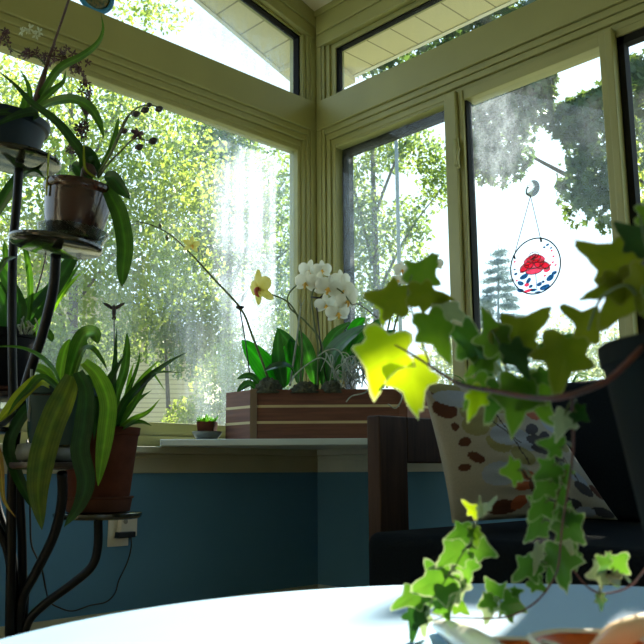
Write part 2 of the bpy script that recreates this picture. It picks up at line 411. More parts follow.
# corner post with its stepped casings
m = MB(); m.box((-.03, .005, .66), (.12, .12, 2.95)); m.box((.005, -.03, .66), (.12, .005, 2.93))
m.box((-.05, .010, .66), (-.03, .12, 2.95)); m.box((.010, -.05, .66), (.12, -.03, 2.93)); m.box((-.072, .022, .66), (-.05, .12, 2.95)); m.box((.022, -.075, .66), (.12, -.05, 2.93))
struct(bevel(m.build('trim_1', 'trim_paint'), .003))
# beams between windows and transoms (left, right)
m = MB(); m.box((XL, .0, HEAD+.085), (-.0, .12, BEAM)); m.box((XL, .012, HEAD+.055), (0, .12, HEAD+.085)); m.box((XL, .020, HEAD+.025), (0, .12, HEAD+.055)); m.box((XL, .032, HEAD-.008), (0, .12, HEAD+.025))
struct(bevel(m.build('trim_2', 'trim_paint'), .004))
m = MB(); m.box((.0, YR, HEAD+.085), (.12, 0, BEAM)); m.box((.012, YR, HEAD+.055), (.12, 0, HEAD+.085)); m.box((.020, YR, HEAD+.025), (.12, 0, HEAD+.055)); m.box((.032, YR, HEAD-.008), (.12, 0, HEAD+.025))
struct(bevel(m.build('trim_3', 'trim_paint'), .004))
# boards above the transoms
TL0, TLM = 2.785, .22
m = MB(); m.prism([(XL, 0, TL0-TLM*XL), (-.0, 0, TL0), (0, 0, cz(0)), (XL, 0, cz(XL))], (0, .12, 0))
m.prism([(XL, -.012, TL0+.06-TLM*XL), (-.0, -.012, TL0+.06), (0, -.012, cz(0)), (XL, -.012, cz(XL))], (0, .012, 0))
struct(bevel(m.build('trim_4', 'trim_paint'), .004))
m = MB(); m.box((0, YR, 2.735), (.12, -.0, 2.925)); m.box((-.012, YR, 2.80), (0, -.012, 2.925)); m.box((-.022, YR, 2.895), (-.012, -.012, 2.93))
struct(bevel(m.build('trim_5', 'trim_paint'), .004))
# window sills with apron
m = MB(); m.box((XL, -.10, .675), (0, .12, .70)); m.box((XL, -.022, .600), (0, 0, .675)); m.box((XL, -.035, .655), (0, -.022, .675))
struct(bevel(m.build('trim_6', 'sill_paint'), .004))
m = MB(); m.box((-.10, YR, .675), (.12, -.10, .70)); m.box((-.022, YR, .600), (0, -.022, .675)); m.box((-.035, YR, .655), (-.022, -.035, .675))
struct(bevel(m.build('trim_7', 'shelf_white'), .004))
struct(bevel(MB().box((XB, -.018, 0), (0, 0, .10)).build('baseboard_left', 'sill_paint'), .003))
struct(bevel(MB().box((-.018, YB, 0), (0, -.018, .10)).build('baseboard_right', 'shelf_white'), .003))

def window(n, frame_boxes, pane_box, glass, extra=()):
    w = empty('window_%d' % n, pane_box[0]); struct(w)
    m = MB()
    for a, b in frame_boxes: m.box(a, b)
    bevel(m.build('window_frame', 'trim_paint', w), .004)
    if len(extra):
        g = MB()
        for a, b in extra: g.box(a, b)
        g.build('gasket', 'sash_dark', w)
    MB().box(*pane_box).build('window_pane', glass, w)
    return w
FZ = .70
window(1, [((XL, .02, .66), (-.0, .10, SILL)), ((XL, .03, SILL), (XL+.06, .10, HEAD)), ((-.092, .034, SILL), (-.07, .075, HEAD)), ((XL, .036, HEAD-.03), (-.07, .10, HEAD)), ((XL, .0, .66), (-.0, .02, FZ+.045))],
       ((XL+.06, .060, SILL), (-.092, .064, HEAD-.03)), 'glass_left')
window(2, [((.02, -.80, .66), (.10, 0, SILL)), ((.034, -.10, SILL), (.10, -.075, HEAD)), ((.036, -.80, HEAD-.022), (.10, -.10, HEAD))],
       ((.060, -.80, SILL), (.064, -.10, HEAD-.022)), 'glass_right', [((.085, -.145, SILL), (.115, -.10, HEAD)), ((.085, -.80, HEAD-.06), (.115, -.10, HEAD-.02))])
w3 = window(3, [((.02, -1.56, .66), (.10, -.80, SILL)), ((-.005, -.86, SILL), (.10, -.80, HEAD)), ((.015, -.885, SILL), (.085, -.86, HEAD)), ((.02, -1.51, HEAD-.045), (.10, -.885, HEAD)), ((.015, -1.535, SILL), (.09, -1.505, HEAD))],
       ((.050, -1.505, SILL), (.054, -.885, HEAD-.045)), 'glass_right', [((.03, -.893, SILL), (.07, -.885, HEAD-.045))])
lk = MB().tube([on_x(459, 148, -.004), on_x(457, 156, -.018), on_x(457.5, 163, -.018), on_x(459.5, 168, -.004)], .006, 8, smooth=4); lk.box((-.012, -.872, 1.86), (-.005, -.848, 1.98))
lk.build('sash_lock', 'trim_paint', w3, None, True)
window(4, [((.02, YR, .66), (.10, -1.56, SILL)), ((.0, -1.565, SILL), (.10, -1.535, HEAD)), ((.03, -2.28, SILL), (.10, -2.22, HEAD)), ((.03, YR, HEAD-.03), (.10, -1.565, HEAD)), ((.03, -3.3, SILL), (.1, -3.24, HEAD))],
       ((.070, YR, SILL), (.074, -1.565, HEAD-.03)), 'glass_right', [((.04, -1.59, SILL), (.08, -1.565, HEAD)), ((.04, YR, HEAD-.06), (.08, -1.565, HEAD-.03))])
# transom windows
t = struct(empty('window_5', (-.5, .05, BEAM)))
tz = lambda x, o=0: TL0-TLM*x-o
m = MB(); m.box((-.075, .03, BEAM), (-.05, .1, TL0+.03)); m.prism([(XL, .03, tz(XL, .012)), (-.05, .03, tz(-.05, .012)), (-.05, .03, tz(-.05)), (XL, .03, tz(XL))], (0, .07, 0)); m.box((XL, .05, BEAM-.01), (-.075, .1, BEAM+.002))
m.build('window_frame', 'trim_paint', t)
m = MB(); m.box((-.083, .04, BEAM), (-.075, .08, tz(-.075, .012))); m.prism([(XL, .04, tz(XL, .02)), (-.075, .04, tz(-.075, .02)), (-.075, .04, tz(-.075, .012)), (XL, .04, tz(XL, .012))], (0, .04, 0)); m.build('gasket', 'gasket', t)
MB().prism([(XL, .058, BEAM), (-.1, .058, BEAM), (-.1, .058, tz(-.1, .03)), (XL, .058, tz(XL, .03))], (0, .004, 0)).build('window_pane', 'glass_transom', t)
t = struct(empty('window_6', (.05, -.5, BEAM)))
m = MB(); m.box((.036, -.105, BEAM), (.1, -.07, 2.74)); m.box((.036, YR, 2.71), (.1, -.105, 2.74)); m.box((.05, YR, BEAM-.01), (.1, -.105, BEAM+.002))
m.build('window_frame', 'trim_paint', t)
m = MB(); m.box((.045, -.112, BEAM), (.08, -.105, 2.71)); m.box((.045, YR, 2.704), (.08, -.105, 2.71)); m.build('gasket', 'gasket', t)
MB().box((.060, YR, BEAM), (.064, -.105, 2.705)).build('window_pane', 'glass_transom', t)
# roof overhangs outside
def sz(x): return 2.872 - .331*x
OV = .42
m = MB(); m.prism([(XL-.8, .12, sz(XL-.8)), (.42, .12, sz(.42)), (.42, OV, sz(.42)), (XL-.8, OV, sz(XL-.8))], (0, 0, .03)); struct(m.build('roof_overhang_left', 'soffit_left', None, (0, 0, 0)))
m = MB(); m.prism([(XL-.8, OV, sz(XL-.8)-.01), (.44, OV, sz(.44)-.01), (.44, OV, sz(.44)+.16), (XL-.8, OV, sz(XL-.8)+.16)], (0, .025, 0)); struct(m.build('roof_fascia_left', 'fascia_white'))
m = MB(); m.box((.12, YR-.8, 2.80), (.44, OV, 2.83)); struct(m.build('roof_overhang_right', 'soffit_right', None, (0, 0, 0)))
m = MB(); m.box((.44, YR-.8, 2.795), (.465, OV, 2.93)); struct(m.build('roof_fascia_right', 'fascia_white'))
m = MB(); m.prism([(XL-.8, -5.5, cz(XL-.8)+.2), (.5, -5.5, cz(.5)+.16), (.5, OV+.03, cz(.5)+.16), (XL-.8, OV+.03, cz(XL-.8)+.2)], (0, 0, .04)); struct(m.build('roof', 'roof_shingle'))

# ------------------------------------------------------------------ corner shelf and what stands on it
SH = .725
pl = P(160, 440, 3.10); pr = P(452, 440, 3.10)
poly = [(pl.x, pl.y, .70), (pr.x, pr.y, .70), (-.03, pr.y+.02, .70), (-.03, -.03, .70), (pl.x+.09, -.03, .70)]
tag(bevel(MB().prism(poly, (0, 0, SH-.70)).build('corner_shelf', 'shelf_white'), .003), 'pale blue-grey corner shelf board on the sills, under the wooden planter box', 'shelf')

# planter: cedar boards, pale strips, corner posts; faces follow the two walls
A = P(253, 440, 3.17); B = P(408, 440, 3.17); A.z = B.z = SH
fn = Vector((fwd.x, fwd.y, 0)).normalized()
LB = Vector((A.x, A.y+(-.05-A.y)*.60, SH)); RB = Vector((-.05, B.y, SH)); CB = Vector((-.12, -.12, SH))
PH = .192
plan = empty('planter_box', ((A.x+B.x)/2, (A.y+B.y)/2, SH)); tag(plan, 'reddish-brown wooden planter box with two pale strips, full of orchids, in the window corner', 'planter')
ring = [A, B, RB, CB, LB]
cen = sum(ring, Vector())/5
bands = [(0, .046, 'cedar', 'board', 0), (.046, .055, 'maple_strip', 'pale_strip', .0), (.055, .116, 'cedar', 'board', 0), (.116, .126, 'maple_strip', 'pale_strip', 0), (.126, PH, 'cedar', 'board', 0)]
bands = [(0, .060, 'cedar', 'board'), (.060, .070, 'maple_strip', 'pale_strip'), (.070, .122, 'cedar', 'board'), (.122, .132, 'maple_strip', 'pale_strip'), (.132, PH, 'cedar', 'board')]
def inset(p, k): return p + (cen-p)*k
for z0, z1, mt, nm in bands:
    m = MB(); k = 0.0 if nm == 'board' else -.004
    for i in range(5):
        a, b = ring[i], ring[(i+1) % 5]
        q = [inset(a, k), inset(b, k), inset(b, .11), inset(a, .11)]
        m.prism([(p.x, p.y, SH+z0) for p in q], (0, 0, z1-z0))
    m.build(nm, mt, plan)
for p, q in ((A, LB), (A, B)):
    pass
dA = (B-A).normalized()
m = MB(); m.prism([A-dA*.012-fn*.006, A+dA*.014-fn*.006, A+dA*.014+fn*.01, A-dA*.012+fn*.01], (0, 0, PH+.002)); m.build('corner_post', 'cedar_post', plan)
m = MB(); m.prism([B-dA*.03-fn*.006, B-dA*.006-fn*.006, B-dA*.006+fn*.01, B-dA*.03+fn*.01], (0, 0, PH+.002)); m.build('corner_post', 'cedar', plan)
m = MB(); q = [inset(p, .1) for p in ring]; m.prism([(p.x, p.y, SH+.01) for p in q], (0, 0, PH-.03)); m.build('soil', 'soil', plan)
TOP = SH+PH

# little pot of succulents
sb = P(207, 437.5, 3.3); sb.z = SH
ss = MB().lathe([(.026, 0), (.040, .004), (.058, .030), (.060, .037), (.054, .037), (.05, .032), (.0, .012)], sb, 32).build('saucer', 'saucer_stone', None, sb, True)
tag(ss, 'small grey saucer on the corner shelf under the tiny brown pot', 'saucer')
pt = Vector((sb.x, sb.y, SH+.014))
sp = empty('potted_succulent', pt); tag(sp, 'tiny square brown pot of low green succulents in a grey saucer', 'plant')
MB().lathe([(.030, 0), (.036, .056), (.036, .062), (.031, .062), (.030, .05), (0, .048)], pt, 32, None, 8, .6).build('pot', 'terracotta', sp, None, False)
m = MB()
for i in range(46):
    a = random.uniform(0, 6.28); r = random.uniform(0, .028); b = pt+Vector((math.cos(a)*r, math.sin(a)*r, .05)); tip = b+Vector((math.cos(a)*r*.7+random.uniform(-.01, .01), math.sin(a)*r*.7, random.uniform(.015, .045)))
    m.tube([b, b.lerp(tip, .6), tip], [.003, .0042, .001], 5)
m.build('foliage', 'strap_bright', sp, None, True)

# ------------------------------------------------------------------ orchids in the planter
def flower(parent, c, normal, up, size, mat, lipmat, petals='round', name='flower'):
    r, u, n = frame_from(normal, up); m = MB()
    spec = [(90, .95, .55), (215, .95, .52), (325, .95, .52), (165, 1.0, .98), (15, 1.0, .98)] if petals == 'round' else ([(90, 1, .5), (218, 1, .48), (322, 1, .48), (160, 1, .6), (20, 1, .6)] if petals == 'star' else [(90, 1, .62), (232, 1, .55), (308, 1, .55), (165, .85, .8), (15, .85, .8)])
    for k, (deg, ln, wd) in enumerate(spec):
        a = math.radians(deg); d = r*math.cos(a)+u*math.sin(a); w = n.cross(d)
        lift = .002 if k > 2 else -.002
        v = []; NU, NV = 10, 7
        for i in range(NU):
            t = i/(NU-1); hw = wd*.5*max(.06, math.sin(math.pi*min(1, (.10+.90*t)**(1.25 if k > 2 else .9)))**.5)
            for j in range(NV):
                s = j/(NV-1)*2-1
                v.append(c + (d*(ln*.62*t) + w*(hw*.62*s) + n*(.10*t*(1-t)*1.5 - .10*t*t - .05*s*s))*size + n*lift)
        m.add(v, [(i*NV+j, i*NV+j+1, (i+1)*NV+j+1, (i+1)*NV+j) for i in range(NU-1) for j in range(NV-1)])
    o = m.build(name, mat, parent, None, True)
    l = MB()
    l.tube([c+n*.002, c+(n*.14-u*.05)*size, c+(n*.16-u*.2)*size, c+(n*.08-u*.3)*size], [.05*size, .08*size, .06*size, .02*size], 7, smooth=3)
    l.tube([c+n*.002-u*.04*size, c+(n*.1-u*.12+r*.14)*size], [.05*size, .02*size], 6); l.tube([c+n*.002-u*.04*size, c+(n*.1-u*.12-r*.14)*size], [.05*size, .02*size], 6)
    l.build('flower_lip', lipmat, o, None, True)
    return o
def root_at(px, py, D, z): p = P(px, py, D); p.z = z; return p
SZ = TOP-.02
# white orchid
wo = empty('orchid', root_at(312, 385, 3.32, SZ)); tag(wo, 'white-flowered moth orchid rising from the middle of the wooden planter', 'orchid')
D = 3.32
stem(wo, [(318, 388), (318, 350), (314, 320), (312, 296), (318, 284), (328, 284), (342, 292), (352, 305)], D, D-.08, [1.2, 1.1, 1, .9, .8, .8, .7, .6], 'stem_green', 'flower_stem')
stem(wo, [(324, 388), (322, 345), (306, 322), (290, 308), (288, 296), (296, 286), (308, 282)], D+.02, D, [1.1, 1, .9, .9, .8, .8, .7], 'stem_green', 'flower_stem')
stem(wo, [(352, 305), (358, 304), (366, 309), (378, 318)], D-.08, D-.10, [.6, .6, .6, .5], 'stem_brown', 'stem_tip')
for (x, y, dd, s, nx, uz) in [(309, 271, 0, 15, -.25, 0), (322, 270, -.02, 13, .1, .1), (306, 283, -.04, 16, -.3, .05), (318, 283, -.05, 15, -.1, -.1), (328, 288, -.07, 17, .15, 0), (341, 280, -.02, 14, .4, .2), (343, 291, -.05, 17, .35, 0), (347, 301, -.07, 15, .5, 0), (326, 305, -.04, 15, .2, -.3), (338, 313, -.06, 16, .25, -.1), (351, 294, -.02, 13, .7, .1)]:
    c = P(x, y, D+dd); n = toward_cam(c)+RGT*nx+Vector((0, 0, -.15+uz))
    flower(wo, c, n, Vector((0, 0, 1))+RGT*random.uniform(-.25, .25), s*1.3*D/FPX, 'petal_white', 'lip_yellow')
for (px, w, mt, kd, d0, d1, fc) in [
    ([(322, 386), (330, 358), (345, 340), (367, 325)], 21, 'orchid_leaf', 'oval', D, D-.12, .55),
    ([(326, 386), (345, 355), (365, 335), (386, 316)], 15, 'orchid_leaf', 'oval', D+.02, D+.03, .7),
    ([(348, 352), (352, 336), (358, 324), (365, 318)], 14, 'orchid_leaf_backlit', 'oval', D+.02, D+.02, .8),
    ([(330, 386), (350, 362), (364, 362), (378, 382)], 18, 'orchid_leaf', 'oval', D-.02, D-.1, .5),
    ([(316, 386), (310, 362), (305, 345), (298, 330)], 15, 'orchid_leaf', 'oval', D+.05, D+.06, .8),
    ([(318, 386), (325, 355), (334, 335), (350, 322)], 13, 'orchid_leaf', 'oval', D+.07, D+.1, .7)]:
    leaf(wo, px, d0, d1, w, mt, kd, fc, .22)
# yellow orchid (large single flower)
yo = empty('orchid', root_at(280, 386, 3.36, SZ)); tag(yo, 'moth orchid with one large yellow flower facing left, in the wooden planter', 'orchid')
D = 3.36
stem(yo, [(300, 388), (302, 345), (298, 318), (289, 303), (276, 296), (264, 293)], D, D-.06, [1.2, 1, .9, .8, .8, .7], 'stem_green', 'flower_stem')
c = P(259, 288, D-.08); flower(yo, c, toward_cam(c)-RGT*1.0-UPV*.1, Vector((0, 0, 1))-RGT*.15, 30*D/FPX, 'petal_yellow', 'lip_red', 'wide')
for (px, w, mt, kd, d0, d1, fc) in [
    ([(284, 388), (280, 370), (278, 352), (278, 328)], 14, 'orchid_leaf', 'oval', D-.03, D-.06, .85),
    ([(284, 388), (290, 366), (292, 350), (290, 338)], 13, 'orchid_leaf_backlit', 'oval', D+.02, D+.05, .9),
    ([(276, 390), (268, 372), (256, 356), (242, 340)], 24, 'orchid_leaf_backlit', 'oval', D, D-.04, .95),
    ([(276, 390), (270, 380), (276, 362), (285, 346)], 20, 'orchid_leaf_backlit', 'oval', D, D+.02, .9),
    ([(300, 384), (290, 367), (277, 366), (264, 371)], 16, 'orchid_leaf', 'oval', D-.12, D-.2, .35),
    ([(300, 386), (296, 360), (288, 342), (277, 328)], 15, 'orchid_leaf', 'oval', D+.04, D+.05, .9)]:
    leaf(yo, px, d0, d1, w, mt, kd, fc, .2)
# long arching spike with one small yellow flower
ao = empty('orchid', root_at(268, 392, 3.26, SZ)); tag(ao, 'orchid with a very long arching spike reaching left across the glass, small yellow-green bloom', 'orchid')
D = 3.28
stem(ao, [(272, 392), (266, 372), (252, 335), (241, 309), (214, 279), (192, 255), (172, 236), (154, 226), (136, 221)], D, D-.12, [1.3, 1.3, 1.2, 1.1, 1, .9, .8, .7, .6], 'stem_green', 'flower_stem')
c = P(192, 245, D-.11); flower(ao, c, toward_cam(c)+RGT*.4, (0, 0, 1), 15*D/FPX, 'petal_yellow', 'lip_yellow', 'star')
for (x, y) in ((167, 238), (160, 226)):
    p = P(x, y, D-.12); MB().lathe([(.001, -.012), (.006, -.006), (.008, .002), (.004, .010), (.001, .013)], p, 10).build('bud', 'stem_green', ao, None, True)
for (px, w, d1) in [([(264, 392), (254, 378), (246, 376), (237, 379)], 8, D-.05), ([(262, 392), (250, 384), (244, 386), (237, 392)], 9, D-.1)]:
    leaf(ao, px, D-.02, d1, w, 'orchid_leaf', 'oval', .6, .2)
# pale orchid further right (seen between ivy leaves)
po = empty('orchid', root_at(385, 388, 3.34, SZ)); tag(po, 'orchid spray with small white flowers at the right end of the planter, behind the ivy', 'orchid')
D = 3.34
stem(po, [(383, 388), (384, 350), (390, 320), (396, 295), (402, 280), (406, 268)], D, D-.05, [1.1, 1, .9, .9, .8, .7], 'stem_green', 'flower_stem')
stem(po, [(387, 388), (390, 350), (400, 310), (420, 280), (436, 266)], D, D-.05, [1.1, 1, .9, .8, .7], 'stem_green', 'flower_stem')
for (x, y, s) in ((402, 270, 15), (410, 280, 13), (398, 280, 12), (436, 264, 13)):
    c = P(x, y, D-.07); flower(po, c, toward_cam(c)+RGT*random.uniform(-.5, .5), (0, 0, 1), s*D/FPX, 'petal_white', 'lip_yellow')
for (px, w) in [([(384, 388), (376, 360), (380, 340), (396, 330)], 14), ([(386, 388), (396, 365), (400, 352), (404, 345)], 12)]:
    leaf(po, px, D, D+.02, w, 'orchid_leaf', 'oval', .7, .2)
# air plant: tangle of silvery roots
ap = empty('air_plant', root_at(355, 385, 3.2, SZ)); tag(ap, 'tangle of silvery curling roots spilling at the right of the wooden planter', 'air plant')
m = MB()
for i in range(34):
    x0 = random.uniform(335, 375); y0 = random.uniform(378, 390)
    x1 = x0+random.uniform(-14, 16); y1 = random.uniform(352, 375); x2 = x1+random.uniform(-16, 18); y2 = random.uniform(366, 389)
    Dd = random.uniform(3.17, 3.26)
    m.tube([P(x0, y0, Dd), P((x0+x1)/2-3, y1+6, Dd-.02), P(x1, y1, Dd-.03), P((x1+x2)/2+3, y1+5, Dd-.03), P(x2, y2, Dd-.03)], [.0026, .0026, .0024, .0022, .0014], 5, smooth=4)
m.build('root_tangle', 'root_silver', ap, None, True)
m = MB()
for pts in ([(334, 370), (322, 358), (308, 364), (296, 374), (290, 384)], [(352, 378), (340, 352), (328, 350), (318, 356)], [(372, 380), (366, 392), (352, 396), (346, 402)], [(392, 386), (402, 396), (396, 408), (388, 404)]):
    m.tube([P(x, y, 3.13) for x, y in pts], [.003, .003, .0028, .0026], 6, smooth=5)
m.build('root', 'root_silver', ap, None, True)
# moss mounds
for (x, y, rx, h) in ((268, 385, .055, .06), (305, 387, .06, .045), (333, 388, .05, .05)):
    b = root_at(x, y, 3.24, SZ+.006); v = []; f = []; n1, n2 = 14, 24
    for i in range(n1):
        ph = i/(n1-1)*math.pi/2
        for k in range(n2):
            a = 2*math.pi*k/n2; q = 1+random.uniform(-.14, .14); v.append(b+Vector((math.cos(a)*rx*math.cos(ph)*q, math.sin(a)*rx*math.cos(ph)*q, h*math.sin(ph)*q)))
    f = [(i*n2+k, i*n2+(k+1) % n2, (i+1)*n2+(k+1) % n2, (i+1)*n2+k) for i in range(n1-1) for k in range(n2)]; f.append(tuple(range(n2))[::-1])
    o = mesh('moss_clump', v, f, 'moss', None, b, True); tag(o, None, 'moss')
    o['label'] = {268: 'clump of dry moss below the big bright leaf at the planter left end', 305: 'low dry moss clump at the foot of the white orchid stems', 333: 'moss clump beside the silvery roots in the planter'}[x]
# stakes
s = MB(); s.tube([P(252, 391, 3.26), P(246, 345, 3.25), P(240, 309, 3.24)], .0028, 7); s.lathe([(.002, -.01), (.016, .001), (.017, .006), (.0, .007)], P(240, 308, 3.24), 20)
tag(s.build('plant_stake', 'black_plastic', None, P(252, 391, 3.26), True), 'black plant stake with a flat top at the planter left end', 'stake')
s = MB(); s.tube([P(290, 386, 3.28), P(296, 345, 3.27), P(301, 305, 3.26)], [.0045, .004, .003], 7)
for dx, dy in ((-3, -6), (0, -9), (4, -7)): s.tube([P(301, 306, 3.26), P(301+dx, 306+dy, 3.25)], [.0025, .001], 5)
tag(s.build('plant_stake', 'root_silver', None, P(290, 386, 3.28), True), 'pale stake with a three-pronged tip among the orchid stems', 'stake')
s = MB(); s.tube([P(327, 386, 3.3), P(320, 340, 3.29), P(316, 300, 3.28)], .0028, 7); s.tube([P(311, 297, 3.28), P(320, 298, 3.27), P(323, 295, 3.28)], .004, 7)
tag(s.build('plant_stake', 'black_plastic', None, P(327, 386, 3.3), True), 'dark stake with a clip tying up the white orchid', 'stake')

# ------------------------------------------------------------------ sofa, pillow
AY = -1.36                               # inner face of the far arm
pf = on_y(379, 415, AY); pb = on_y(408, 463, AY)
AX0, AX1, AZ = pf.x, pb.x, pf.z
railz = on_y(420, 463, AY).z
SEATZ = .455; FX = -1.175
sf = empty('sofa', (-.6, -2.2, 0)); tag(sf, 'black upholstered sofa with a dark wooden arm, under the right-hand windows', 'sofa')
m = MB(); m.box((AX0, AY, 0), (AX1, AY+.045, AZ)); m.box((AX1, AY, railz), (-.16, AY+.045, AZ)); m.box((-.25, AY, 0), (-.16, AY+.045, railz)); m.box((AX1, AY, .16), (-.25, AY+.045, .26))
bevel(m.build('arm', 'walnut', sf), .004)
m = MB(); m.box((AX0, -3.345, 0), (AX1, -3.30, AZ)); m.box((AX1, -3.345, railz), (-.16, -3.30, AZ)); m.box((-.25, -3.345, 0), (-.16, -3.30, railz)); bevel(m.build('arm', 'walnut', sf), .004)
m = MB(); m.box((AX0+.03, -3.30, .17), (-.16, AY, .25)); bevel(m.build('seat_frame', 'walnut', sf), .004)
def cushion(name, a, b, r, parent, mat):
    o = MB().box(a, b).build(name, mat, parent); mo = o.modifiers.new('soft', 'BEVEL'); mo.width = r; mo.segments = 5; o.data.polygons.foreach_set('use_smooth', [True]*6); return o
cushion('seat_cushion', (FX, -3.295, .25), (-.19, AY-.03, SEATZ), .03, sf, 'sofa_fabric')
m = MB(); m.prism([(-.40, -3.295, SEATZ+.002), (-.22, -3.295, SEATZ+.002), (-.16, -3.295, .885), (-.28, -3.295, .885)], (0, AY+3.295-.004, 0)); o = m.build('back_cushion', 'sofa_fabric', sf); mo = o.modifiers.new('soft', 'BEVEL'); mo.width = .04; mo.segments = 5; o.data.polygons.foreach_set('use_smooth', [True]*6)

# pillow
BL = P(452, 523, 2.03); BR = P(618, 520, 2.20); TL = P(421, 381, 2.08); TR = P(530, 386, 2.26)
BL.z = max(BL.z, SEATZ+.012); BR.z = max(BR.z, SEATZ+.012)
nrm = (BR-BL).cross(TL-BL).normalized()
if nrm.dot(toward_cam(BL)) < 0: nrm = -nrm
blobs = []
def hx(h): return lin(h)[:3]
BR_, OL, GB, DK, RU = hx('#4a2c1e'), hx('#7b7a52'), hx('#8590a0'), hx('#35343a'), hx('#8a4a2e')
for (u, v, a, b, ang, c) in [(.10,.93,.05,.035,.3,BR_),(.16,.96,.10,.05,.2,OL),(.09,.80,.06,.055,.2,BR_),(.28,.80,.085,.05,.5,OL),(.22,.88,.14,.05,.0,GB),
    (.25,.68,.075,.055,.3,OL),(.36,.74,.06,.05,.3,OL),(.11,.67,.025,.018,1,BR_),(.14,.56,.035,.022,.6,BR_),(.18,.45,.04,.028,-.6,BR_),(.10,.38,.03,.02,.4,BR_),
    (.36,.55,.065,.05,-.3,OL),(.45,.62,.10,.06,.2,GB),(.55,.58,.085,.06,-.5,GB),(.50,.46,.065,.05,-.5,OL),(.30,.33,.09,.065,.3,GB),(.47,.32,.06,.028,-.3,RU),(.43,.24,.05,.025,.2,RU),
    (.58,.24,.09,.07,.2,BR_),(.60,.26,.08,.06,.2,DK),(.68,.66,.055,.028,.4,DK),(.66,.58,.06,.03,.1,DK),(.66,.51,.055,.026,-.2,DK),(.76,.60,.05,.028,.6,DK),(.75,.42,.055,.03,.1,DK),
    (.55,.07,.09,.05,.1,DK),(.70,.1,.07,.04,0,DK),(.28,.09,.08,.04,.1,BR_),(.38,.12,.05,.03,.8,RU),(.86,.30,.055,.035,-.7,GB),(.86,.22,.055,.035,-.7,DK),(.92,.55,.06,.04,.5,OL),(.9,.7,.06,.05,0,GB),(.8,.8,.07,.05,.3,RU),(.55,.85,.09,.05,.3,OL),(.68,.9,.06,.04,0,BR_),(.45,.93,.06,.04,0,GB),(.97,.2,.05,.03,-.9,BR_),(.92,.05,.06,.03,-.2,DK),(.8,.05,.05,.03,0,GB)]:
    blobs.append((u, v, a, b, ang, c))
lines = [((.40,.98),(.52,.4)),((.36,.75),(.52,.56)),((.40,.45),(.47,.3)),((.47,.3),(.58,.18)),((.70,.6),(.70,.3)),((.70,.3),(.62,.05)),((.83,.45),(.86,.2))]
def seg_d(u, v, a, b):
    ax, ay = a; bx, by = b; t = max(0, min(1, ((u-ax)*(bx-ax)+(v-ay)*(by-ay))/((bx-ax)**2+(by-ay)**2))); return math.hypot(u-ax-t*(bx-ax), v-ay-t*(by-ay))
n = 120; V = []; F = []; C = []
cream = hx('#8f8d82')
for side in (1, -1):
    for j in range(n+1):
        for i in range(n+1):
            u, v = i/n, j/n
            eu = 1-.05*math.sin(math.pi*v); ev = 1-.05*math.sin(math.pi*u)
            uu = .5+(u-.5)*eu; vv = .5+(v-.5)*ev
            p = (BL*(1-uu)+BR*uu)*(1-vv) + (TL*(1-uu)+TR*uu)*vv
            th = .062*(max(0, math.sin(math.pi*u)*math.sin(math.pi*v)))**.5 + .002*math.sin(v*60)*math.sin(math.pi*u)*(1-abs(2*u-1))
            V.append(p + nrm*side*th)
            col = cream
            if side == 1:
                for (bu, bv, a, b, an, c) in blobs:
                    du, dv = u-bu, v-bv; x = du*math.cos(an)+dv*math.sin(an); y = -du*math.sin(an)+dv*math.cos(an)
                    if (x/(a*1.3))**2+(y/(b*1.3))**2 < 1: col = c
                if any(seg_d(u, v, a, b) < .006 for a, b in lines): col = hx('#3c3733')
            C.append((*col, 1))
o_ = 0
for s in (0, 1):
    base = s*(n+1)**2
    for j in range(n):
        for i in range(n):
            a = base+j*(n+1)+i; q = (a, a+1, a+n+2, a+n+1); F.append(q if s == 0 else q[::-1])
pil = mesh('throw_pillow', V, F, 'pillow_print', None, None, True, ('Col', C))
tag(pil, 'cream throw pillow printed with brown, olive and grey leaves on the sofa', 'pillow')

# ------------------------------------------------------------------ coffee table
TC = Vector((-2.111, -2.523, .45)); TR_ = .546
tb = empty('coffee_table', (TC.x, TC.y, 0)); tag(tb, 'round glossy white coffee table in front of the sofa, holding the ivy pot', 'table')
MB().lathe([(TR_-.012, -.032), (TR_-.002, -.026), (TR_, -.018), (TR_, -.006), (TR_-.004, 0), (0, 0)], TC, 128).build('table_top', 'table_shade_blue', tb, None, False)
for k in range(4):
    a = math.pi/4+k*math.pi/2; d = Vector((math.cos(a), math.sin(a), 0))
    MB().tube([TC+d*.36+Vector((0, 0, -.032)), TC+d*.42+Vector((0, 0, -.45))], [.022, .014], 14).build('leg', 'table_leg', tb, None, True)

